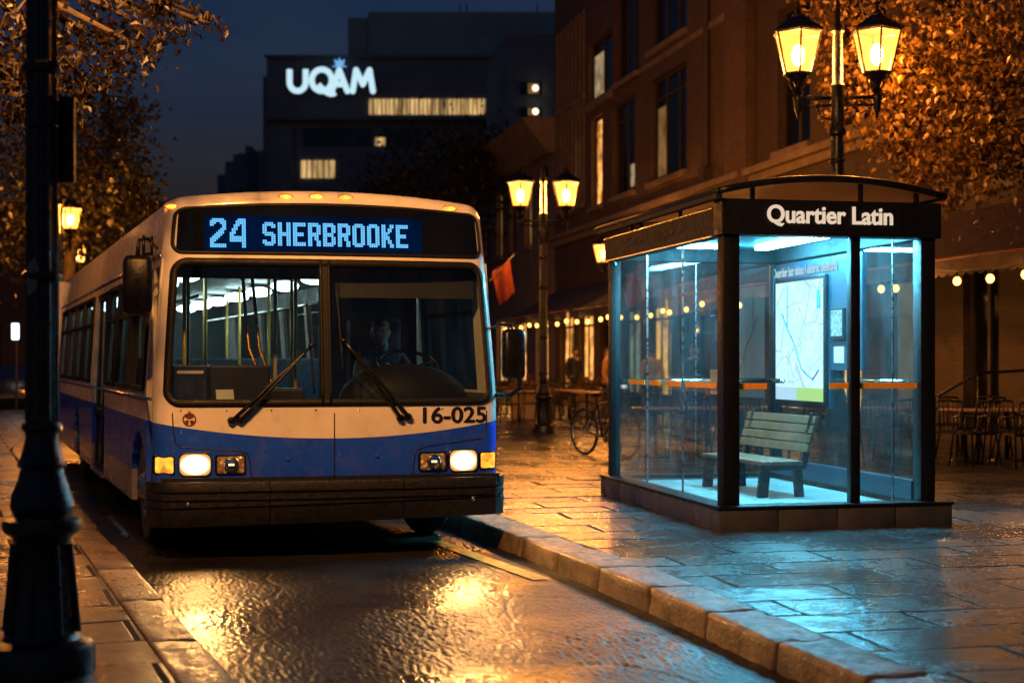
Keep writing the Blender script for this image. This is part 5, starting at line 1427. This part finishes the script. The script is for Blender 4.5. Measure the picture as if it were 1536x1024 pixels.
for px0, px1, py, Y, lb in ((724, 835, 50, 100, 'dark blue office block between the far sign building and the brick facade'),):
    r = empty('office_building', (0, Y, 0), 0, lb, 'building')
    mb = MB(); mb.hexa([(ux(762, Y), 0, 0), (ux(850, Y), 0, 0), (ux(850, Y), 15, 0), (ux(726, Y), 9, 0), (ux(762, Y), 0, uz(52, Y)), (ux(850, Y), 0, uz(52, Y)), (ux(850, Y), 15, uz(52, Y)), (ux(726, Y), 9, uz(52, Y))]); mb.build('wall', 'concrete_dark', r)
    for (x0, x1, y0, y1, m) in ((780, 811, 125, 142, 'dark_glass'), (780, 811, 162, 175, 'dark_glass')):
        mb = MB(); mb.box((ux(x0, Y), -.1, uz(y1, Y)), (ux(x1, Y), -.01, uz(y0, Y))); wd_ = mb.build('window', m, r)
        mb = MB(); mb.box((ux(x1-19, Y), -.16, uz(y1-1, Y)), (ux(x1-3, Y), -.11, uz(y0+1, Y))); mb.build('lit_pane', 'lit_dim', wd_)
        mb = MB(); mb.sphere((ux(x1-8, Y), -.3, uz((y0+y1)/2, Y)), .2); mb.build('room_lamp', emit('room_lamp', (1, .85, .55), 3), wd_)
for px0, px1, py, Y, lb in ((356, 372, 230, 150, 'dark slab tower just left of the sign building'), (338, 356, 242, 165, 'narrow dark tower second from the sign building'), (326, 338, 262, 180, 'lowest dark tower block on the skyline above the bus roof')):
    r = empty('tower_block', (0, Y, 0), 0, lb, 'building')
    mb = MB(); mb.box((ux(px0, Y), 0, 0), (ux(px1, Y)-.05, 15, uz(py, Y))); mb.box((ux(px0+4, Y), 3, uz(py, Y)), (ux(px1-4, Y), 9, uz(py, Y)+1.2)); mb.build('wall', 'concrete_dark', r)
    mb = MB()
    for k in range(6): mb.box((ux(px0+2, Y), -.08, 5+k*2.6), (ux(px1-2, Y), -.01, 6.3+k*2.6))
    mb.build('window', 'dark_glass', r)
r = empty('row_building', (-26, 66, 0), 0, 'dark low building closing the street behind the bus tail', 'building')
mb = MB(); mb.box((-25, 0, 0), (12.5, 10, 8.5)); mb.box((-25.2, -.3, 8.2), (12.7, 10, 8.7)); mb.build('wall', 'brick_dark', r)
for k in range(9):
    for z in (1.0, 5.0):
        mb = MB(); mb.box((-23+k*4, -.1, z), (-21+k*4, -.01, z+2.2)); mb.build('window', 'dark_glass', r)

# ------------------------------------------------------------------ trees
def tree(name, label, trunk, blobs, leaf, m, cat='tree', seed=1, lens=1.0, droop=.6, group=None, clump=.32):
    rnd = random.Random(seed); base = Vector(trunk[0])
    root = empty(name, base, 0, label, cat, group)
    mb = MB(); pts = [Vector(p)-base for p in trunk]; rs = [.17*(1-.55*k/(len(pts)-1))*lens for k in range(len(pts))]
    mb.tube(pts, rs, 10)
    verts, faces = [], []
    for (c, r, n) in blobs:
        c = Vector(c)-base; rr = r if isinstance(r, tuple) else (r, r, r)
        # limb to the clump
        s = min(pts[1:], key=lambda p: (p-c).length+abs(min(0, c.z-p.z))*.5)
        mid = (s+c)/2+Vector((rnd.uniform(-.2, .2), rnd.uniform(-.2, .2), .25*lens))
        mb.tube([s, mid, c], [.06*lens, .035*lens, .012*lens], 6)
        subs = [c+Vector((rnd.gauss(0, .55)*rr[0], rnd.gauss(0, .55)*rr[1], rnd.gauss(0, .55)*rr[2])) for _ in range(max(3, n//45))]
        for sc_ in subs[:14]: mb.tube([c+(sc_-c)*.1, (c+sc_)/2+Vector((0, 0, .06)), sc_], [.012*lens, .008*lens, .004*lens], 4)
        for _ in range(n):
            s2 = rnd.choice(subs); sg_ = clump*max(rr)
            p = s2+Vector((rnd.gauss(0, sg_), rnd.gauss(0, sg_), rnd.gauss(0, sg_*1.15)-abs(rnd.gauss(0, sg_*droop))))
            d = Vector((rnd.gauss(0, .6), rnd.gauss(0, .6), -rnd.uniform(.1, 1.2))).normalized()
            n_ = d.cross(Vector((rnd.gauss(0, 1), rnd.gauss(0, 1), rnd.gauss(0, 1)))).normalized(); b = d.cross(n_)
            l = leaf*rnd.uniform(.6, 1.25); w_ = l*rnd.uniform(.26, .36)
            i = len(verts)
            verts += [p, p+d*l*.42+b*w_+n_*l*.07, p+d*l, p+d*l*.42-b*w_+n_*l*.07]
            faces += [(i, i+1, i+2), (i, i+2, i+3)]
    mb.build('trunk', 'trunk', root, True)
    me = bpy.data.meshes.new('crown'); me.from_pydata([tuple(v) for v in verts], [], faces); link('crown', me, m, root)
    return root
# left foreground tree
def bl(lst, rnd, scale=1.0):
    out = []
    for px, py, Y, rpx, n in lst:
        Yj = Y+rnd.uniform(-.5, .5); p = P(px, py, Yj); r = rpx/F*Yj; out.append((p, (r, r*1.4, r), int(n*scale)))
    return out
rn = random.Random(3)
lt = [(20, 20, 9.5, 60, 420), (100, 10, 9.7, 60, 420), (170, 15, 9.8, 45, 300), (225, 25, 9.8, 30, 160), (150, 60, 9.8, 42, 260), (200, 65, 9.7, 26, 130), (110, 100, 9.8, 32, 200), (60, 80, 9.6, 40, 260),
      (130, 140, 9.8, 22, 80), (110, 165, 9.8, 20, 70), (125, 190, 9.7, 12, 26), (240, 8, 9.9, 26, 110), (290, 18, 9.9, 18, 60), (312, 35, 10, 12, 30), (278, 55, 9.9, 14, 34), (20, 120, 9.5, 40, 240), (20, 180, 9.4, 22, 70), (10, 60, 9.5, 45, 300), (225, 82, 9.8, 14, 40), (175, 100, 9.8, 16, 46), (165, 130, 9.8, 8, 14), (-60, 40, 9.6, 80, 500), (-40, 140, 9.6, 60, 300)]
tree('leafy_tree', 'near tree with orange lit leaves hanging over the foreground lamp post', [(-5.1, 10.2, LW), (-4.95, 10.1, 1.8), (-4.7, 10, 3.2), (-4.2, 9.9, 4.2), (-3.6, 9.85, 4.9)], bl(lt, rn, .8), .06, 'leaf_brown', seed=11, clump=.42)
rt = [(1300, 60, 18.6, 55, 420), (1400, 40, 18.8, 75, 900), (1500, 40, 18.6, 75, 900), (1250, 20, 19.2, 28, 160), (1380, 130, 18.5, 60, 800), (1460, 130, 18.3, 70, 950), (1540, 140, 18.6, 70, 700), (1350, 170, 18.5, 28, 300), (1400, 195, 18.4, 40, 480), (1470, 200, 18.3, 40, 420), (1345, 215, 18.5, 16, 110), (1390, 240, 18.4, 22, 170), (1440, 245, 18.4, 26, 200), (1375, 265, 18.4, 14, 70), (1408, 282, 18.4, 12, 60), (1470, 275, 18.4, 12, 50), (1515, 215, 18.5, 30, 200), (1240, 75, 19.3, 16, 90), (1245, 130, 19.2, 12, 60), (1248, 175, 19.2, 9, 36), (1345, 95, 18.5, 30, 300), (1600, 60, 18.5, 90, 500)]
tree('leafy_tree', 'dense amber lit tree beside the near lamp at the upper right', [(7.4, 19, SW), (7.35, 19, 2.0), (7.1, 18.8, 3.8), (6.6, 18.6, 5.0), (5.9, 18.5, 5.8)], [(c, q, int(n*1.7)) for c, q, n in bl(rt, rn)], .098, 'leaf', seed=12, clump=.42)
ft = [(165, 190, 36, 45, 900), (120, 230, 36, 55, 1000), (190, 240, 36, 32, 500), (150, 280, 36, 50, 800), (60, 260, 36, 60, 900), (10, 220, 36, 70, 900), (190, 170, 36, 22, 200), (205, 285, 36, 22, 250), (140, 330, 36, 40, 500), (0, 320, 36, 60, 600)]
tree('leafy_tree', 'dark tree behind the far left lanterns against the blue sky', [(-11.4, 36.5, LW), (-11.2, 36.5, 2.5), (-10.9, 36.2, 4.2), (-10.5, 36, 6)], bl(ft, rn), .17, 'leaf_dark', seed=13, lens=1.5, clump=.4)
mt = [(700, 215, 64, 32, 500), (660, 245, 64, 42, 600), (610, 265, 64, 40, 500), (720, 260, 64, 30, 400), (560, 285, 64, 35, 350), (690, 290, 64, 45, 500), (740, 220, 64, 18, 160), (630, 310, 64, 50, 500)]
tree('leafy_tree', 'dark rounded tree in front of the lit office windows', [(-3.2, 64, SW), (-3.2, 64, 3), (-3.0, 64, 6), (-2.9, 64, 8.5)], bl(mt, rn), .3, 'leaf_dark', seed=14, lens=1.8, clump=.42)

# ------------------------------------------------------------------ terrace furniture
def make_chair(label, group):
    t = empty('cafe_chair', (0, 0, SW), 0, label, 'chair', group)
    mb = MB(); mb.box((-.21, -.21, .43), (.21, .21, .455), .008)
    for k in range(4): mb.box((-.19+k*.1, -.2, .456), (-.11+k*.1, .2, .466))
    mb.build('seat', 'chair_metal', t)
    for sx in (-1, 1):
        mb = MB(); mb.tube([(sx*.24, -.24, 0), (sx*.20, -.20, .43), (sx*.215, -.2, .66)], .014, 6); mb.build('leg', 'chair_metal', t, True)
        mb = MB(); mb.tube([(sx*.23, .28, 0), (sx*.20, .2, .43), (sx*.19, .25, .70), (sx*.18, .30, .88)], .014, 6); mb.build('leg', 'chair_metal', t, True)
        mb = MB(); mb.tube([(sx*.215, -.2, .655), (sx*.23, -.05, .68), (sx*.2, .25, .69)], .016, 6); mb.build('armrest', 'chair_metal', t, True)
    mb = MB(); mb.tube([(-.18, .30, .88), (0, .335, .895), (.18, .30, .88)], .018, 6)
    for k in range(5): x = -.12+k*.06; mb.tube([(x, .21, .46), (x, .32-.1*abs(x), .88)], .008, 5)
    mb.build('backrest', 'chair_metal', t, True); return t
def make_table(label, group):
    t = empty('cafe_table', (0, 0, SW), 0, label, 'table', group)
    mb = MB(); mb.lathe([(.36, .715), (.37, .72), (.37, .738), (.36, .745)], (0, 0, 0), 24); mb.build('table_top', 'table_wood', t, 40)
    mb = MB(); mb.lathe([(.03, .03), (.028, .715)], (0, 0, 0), 10); mb.build('pedestal', 'chair_metal', t, True)
    mb = MB(); mb.lathe([(.24, 0), (.23, .02), (.04, .04)], (0, 0, 0), 16); mb.build('foot', 'chair_metal', t, 40); return t
c0 = make_chair('', 'terrace chairs'); t0 = make_table('', 'terrace tables')
used = {'c': False, 't': False}
def put(k, x, y, rz, label, group):
    src = c0 if k == 'c' else t0
    o = src if not used[k] else copy_tree(src); used[k] = True
    o.location = (x, y, SW); o.rotation_euler = (0, 0, rz); o['label'] = label; o['group'] = group
GR = 'chairs on the pub terrace at the right'; GS = 'terrace chairs seen through the shelter glass'; GF = 'chairs on the far terrace by the middle lamp'
for i, (px, Y, rz) in enumerate(((1424, 20.6, 160), (1462, 20.2, 200), (1505, 20.6, 150), (1532, 19.8, 190), (1440, 22.0, 20), (1490, 22.2, 350), (1525, 21.8, 40), (1418, 23, 80))):
    put('c', (px-CX)/F*Y, Y, R(rz), 'black metal armchair on the pub terrace right of the shelter', GR)
for i, (px, Y) in enumerate(((1448, 21.2), (1510, 21.3))): put('t', (px-CX)/F*Y, Y, 0, ('round wooden terrace table nearest the right post of the shelter', 'round wooden terrace table at the right edge of the photo')[i], 'tables on the pub terrace')
for px, Y, rz in ((965, 21.5, 30), (1000, 22.2, 160), (1035, 21.2, 200), (1120, 21.8, 170), (1150, 21.2, 20), (1215, 21.2, 190), (1245, 22, 150), (1262, 20.8, 10), (1310, 21.6, 170), (1345, 21.0, 200), (1335, 22.6, 20), (1090, 22.8, 90)):
    put('c', (px-CX)/F*Y, Y, R(rz), 'dark metal armchair standing behind the glass shelter', GS)
for px, Y in ((983, 22), (1060, 22), (1135, 22.3), (1235, 21.7), (1328, 21.9)): put('t', (px-CX)/F*Y, Y, 0, 'round wooden table among the chairs behind the shelter', 'tables behind the shelter')
for px, Y, rz in ((765, 37, 30), (790, 39, 160), (845, 37, 200), (868, 38, 90), (830, 40, 10), (905, 36, 170), (925, 38, 20), (752, 40, 200), (880, 41, 180), (760, 33.5, 20), (798, 33.8, 170), (836, 34.5, 30), (872, 35.4, 190), (898, 34.2, 10), (930, 34, 150), (806, 37, 80), (850, 33, 60)):
    put('c', (px-CX)/F*Y, Y, R(rz), 'dark metal armchair on the far terrace past the middle lamp', GF)
for px, Y in ((778, 34), (855, 35), (915, 34.5), (745, 38.6), (820, 36.5), (880, 33.2)): put('t', (px-CX)/F*Y, Y, 0, 'round table on the far terrace past the middle lamp', 'tables on the far terrace')
# planters
def planter(px, Y, w_, lb):
    x = (px-CX)/F*Y; r = empty('planter', (x, Y, SW), 0, lb, 'planter')
    mb = MB(); mb.hexa([(-w_/2, -.25, 0), (w_/2, -.25, 0), (w_/2, .25, 0), (-w_/2, .25, 0), (-w_/2-.05, -.3, .62), (w_/2+.05, -.3, .62), (w_/2+.05, .3, .62), (-w_/2-.05, .3, .62)], .03); mb.build('box', 'stone', r)
    rnd = random.Random(px); v, f = [], []
    for _ in range(500):
        p = Vector((rnd.uniform(-w_/2, w_/2), rnd.uniform(-.25, .25), .62+abs(rnd.gauss(0, .14)))); d = Vector((rnd.gauss(0, 1), rnd.gauss(0, 1), rnd.gauss(.4, 1))).normalized(); b = d.cross(Vector((rnd.gauss(0, 1), 1, .3))).normalized()
        i = len(v); v += [p, p+d*.07+b*.035, p+d*.14, p+d*.07-b*.035]; f.append((i, i+1, i+2, i+3))
    me = bpy.data.meshes.new('foliage'); me.from_pydata([tuple(q) for q in v], [], f); link('foliage', me, 'leaf', r)
planter(889, 38, .8, 'stone planter with low plants left of the bicycle'); planter(786, 36, .6, 'stone planter behind the right mirror of the bus')
# railing at the pub
r = empty('railing', (P(1400, 600, 22.8).x, 22.8, SW), 0, 'black sloping handrail by the pub steps', 'railing')
mb = MB(); mb.tube([(0, 0, .85), (.7, 0, 1.25), (1.6, 0, 1.3)], .025, 8); mb.build('handrail', 'black_paint', r, True)
for x, h in ((.02, .85), (.7, 1.25), (1.55, 1.3)): mb = MB(); mb.tube([(x, 0, 0), (x, 0, h)], .02, 8); mb.build('post', 'black_paint', r, True)

# bicycle
bk = empty('bicycle', (1.40, 22.0, SW), R(-58), 'black city bicycle parked behind the left side of the shelter', 'bicycle')
def torus(mb, c, r, t, n=36, m=8):
    pts = [(c[0]+r*math.cos(2*PI*k/n), c[1], c[2]+r*math.sin(2*PI*k/n)) for k in range(n+1)]; mb.tube(pts, t, m, False)
for x in (-.55, .52):
    mb = MB(); torus(mb, (x, 0, .36), .34, .022); wh = mb.build('wheel', 'tyre', bk, True)
    mb = MB(); torus(mb, (x, 0, .36), .315, .011)
    for k in range(14): a = 2*PI*k/14; mb.tube([(x, 0, .36), (x+.31*math.cos(a), 0, .36+.31*math.sin(a))], .0025, 4)
    mb.lathe([(.03, -.04), (.03, .04)], (x, 0, .36), 10, 'y'); mb.build('rim', 'steel', wh, True)
mb = MB(); bb = (-.08, 0, .30); st = (-.2, 0, .78); hd = (.34, 0, .84); hl = (.38, 0, .68)
for a, b in ((bb, st), (st, hd), (bb, hl), (hd, hl)): mb.tube([a, b], .018, 8)
for s in (-.05, .05): mb.tube([st, (-.55, s, .36)], .01, 6); mb.tube([bb, (-.55, s, .36)], .01, 6); mb.tube([hl, (.43, s, .62), (.52, s, .36)], .013, 6)
mb.build('frame', 'black_paint', bk, True)
mb = MB(); mb.tube([hd, (.31, 0, .98)], .016, 8); mb.tube([(.16, -.30, 1.02), (.28, -.24, 1.03), (.32, 0, 1.0), (.28, .24, 1.03), (.16, .30, 1.02)], .014, 8); mb.build('handlebar', 'black_paint', bk, True)
mb = MB(); mb.tube([st, (-.23, 0, .90)], .014, 8); mb.sphere((-.25, 0, .93), (.14, .075, .035), 14, 8); mb.build('saddle', 'rubber', bk, True)
mb = MB(); mb.lathe([(.09, -.005), (.09, .005)], (bb[0], .06, bb[2]), 18, 'y'); mb.tube([(bb[0], .08, .30), (bb[0]+.1, .08, .17), (bb[0]+.1, .15, .17)], .01, 6); mb.tube([(bb[0], -.08, .30), (bb[0]-.1, -.08, .43), (bb[0]-.1, -.15, .43)], .01, 6); mb.build('crank', 'steel', bk, True)

# ------------------------------------------------------------------ people on the terrace
def walker(px, Y, rz, label, coat, stride=.12, h=1.72):
    x = (px-CX)/F*Y; k = h/1.72
    r = empty('person', (x, Y, SW), rz, label, 'person')
    v = [(0, 0, .92), (0, 0, 1.08), (0, .01, 1.28), (0, .01, 1.42), (0, 0, 1.5), (0, -.01, 1.58),
         (-.17, .01, 1.41), (-.22, .05, 1.12), (-.21, -.06, .88), (.17, .01, 1.41), (.23, .0, 1.12), (.22, -.10, .90),
         (-.09, 0, .86), (-.10, -stride*.6, .47), (-.10, -stride*.4, .08), (-.10, -stride*.4-.15, .03), (.09, 0, .86), (.10, stride*.3, .47), (.10, stride, .08), (.10, stride-.14, .03)]
    e = [(0, 1), (1, 2), (2, 3), (3, 4), (4, 5), (3, 6), (6, 7), (7, 8), (3, 9), (9, 10), (10, 11), (0, 12), (12, 13), (13, 14), (14, 15), (0, 16), (16, 17), (17, 18), (18, 19)]
    rr = [(.14, .1), (.13, .095), (.15, .1), (.12, .085), .055, .05, .06, .045, .033, .06, .045, .033, .085, .06, .042, .032, .085, .06, .042, .032]
    for wi, sd in ((8, 1), (11, -1)):
        wv, we, wr = hand_chain(Vector(v[wi])+Vector((0, -.01, -.03)), (0, -.15, -1), sd, .5, (0, -1, 0))
        b0 = len(v); v += [tuple(q) for q in wv]; e += [(a+b0, b+b0) for a, b in we]+[(wi, b0)]; rr += wr
    v = [(a*k, b*k, c*k) for a, b, c in v]
    me = skin_mesh(v, e, rr, 1); bm = bmesh.new(); bm.from_mesh(me)
    hm = MB(); c = Vector((0, -.015, 1.62))*k; head(hm, c, .102); tmp = bpy.data.meshes.new('h'); hm.bm.to_mesh(tmp); hm.bm.free(); bm.from_mesh(tmp); bm.to_mesh(me); bm.free()
    link('body', me, 'skin', r, True); hair_cap(c, .102, 0, r); eyes(c, .102, 0, r)
    cv = [v[i] for i in (0, 1, 2, 3, 4, 6, 7, 8, 9, 10, 11)]+[(0, 0, .72*k)]
    cv[4] = (0, .005, 1.465*k)
    link('coat', skin_mesh(cv, [(0, 1), (1, 2), (2, 3), (3, 4), (3, 5), (5, 6), (6, 7), (3, 8), (8, 9), (9, 10), (0, 11)], [(.165, .13), (.15, .115), (.17, .12), (.14, .1), .07, .078, .06, .046, .078, .06, .046, (.18, .14)], 1), coat, r, True)
    link('trousers', skin_mesh([v[i] for i in (0, 12, 13, 14, 16, 17, 18)], [(0, 1), (1, 2), (2, 3), (0, 4), (4, 5), (5, 6)], [(.15, .115), .1, .074, .056, .1, .074, .056], 1), 'trousers', r, True)
    mb = MB()
    for i in (15, 19): mb.sphere(Vector(v[i])+Vector((0, .06, .012)), (.045, .135, .045), 12, 8)
    mb.build('shoes', 'ink', r, True)
walker(911, 33, R(80), 'pedestrian in a tan coat walking past the far terrace', 'tan_coat', .2)
walker(1041, 26.5, R(10), 'person in dark clothes seen through the left side of the shelter', 'jacket', .06)
walker(1100, 29, R(-60), 'person in a brown coat behind the shelter corner post', 'tan_coat', .15)

walker(1243, 25.5, R(150), 'person in a dark jacket behind the map wall of the shelter', 'jacket', .1, 1.8)
walker(978, 31, R(200), 'person in a light coat behind the left panes of the shelter', 'pale_coat', .18)
walker(862, 41, R(30), 'person in black standing by the far terrace tables', 'jacket', .05, 1.78)
# ------------------------------------------------------------------ parked car far left
cr = empty('parked_car', (P(18, 560, 50).x, 50, .0), R(18), 'dark car with small headlights far down the street at the left', 'car')
prof = [(-.85, .35), (-.88, .75), (-.80, .92), (-.66, 1.38), (.66, 1.38), (.80, .92), (.88, .75), (.85, .35)]
mb = MB(); rows = []
for y, sx, sz in ((-2.1, .9, .0), (-2.0, .97, 1), (-.9, 1, 1), (-.2, 1, 2), (1.0, 1, 2), (1.8, 1, 1), (2.1, .92, 0)):
    row = []
    for x, z in prof:
        zz = z
        if z > 1: zz = {0: .72, 1: .95, 2: 1.42}[sz]
        elif z > .9: zz = {0: .70, 1: .93, 2: .94}[sz]
        xx = x*sx if z < 1.2 else (x if sz == 2 else x*1.15)
        row.append(mb.bm.verts.new((xx, y, zz)))
    rows.append(row)
for a, b in zip(rows, rows[1:]):
    for k in range(8): mb.bm.faces.new((a[k], a[(k+1) % 8], b[(k+1) % 8], b[k]))
mb.bm.faces.new(rows[0]); mb.bm.faces.new(rows[-1][::-1]); mb.build('body', 'car_paint', cr, 40)
mb = MB(); mb.hexa([(-.72, -.86, .97), (.72, -.86, .97), (.72, -.84, .97), (-.72, -.84, .97), (-.60, -.26, 1.38), (.60, -.26, 1.38), (.6, -.24, 1.38), (-.6, -.24, 1.38)]); mb.build('windscreen', 'dark_glass', cr)
for x in (-.62, .62): mb = MB(); mb.sphere((x, -2.06, .66), (.14, .06, .09), 12, 8); mb.build('headlight', emit('car_head', (.8, .9, 1), 3), cr, True)
for x in (-.82, .82):
    for y in (-1.35, 1.35): mb = MB(); mb.lathe([(.18, -.1), (.31, -.1), (.32, 0), (.31, .1), (.18, .1)], (x, y, .32), 20, 'x'); mb.build('wheel', 'tyre', cr, 40)
# illuminated sign on a post
p = P(23, 497, 46); r = empty('street_sign', (p.x, 46, 0), 0, 'small cold white lit sign on a post far left', 'sign')
mb = MB(); mb.box((-.10, -.06, p.z-.25), (.10, .06, p.z+.25), .02); mb.build('light_panel', 'cold_white', r)
mb = MB(); mb.tube([(0, .1, 0), (0, .1, p.z+.3)], .04, 8); mb.build('post', 'cast_iron', r)
p = P(81, 541, 30); r = empty('tail_light', (p.x, 30, LW), 0, 'red tail light glimpsed between the lamp post and the bus tail', 'tail light')  # red tail light, built as a signal head on a post
mb = MB(); mb.box((-.12, .0, 1.2), (.12, .2, 2.0), .02); mb.build('housing', 'black_frame', r)
mb = MB(); mb.tube([(0, .25, 0), (0, .25, 2.0)], .05, 8); mb.build('post', 'cast_iron', r)
mb = MB(); mb.sphere((0, -.01, p.z-LW), (.09, .03, .2), 12, 8); mb.build('red_lens', 'tail_red', r, True)
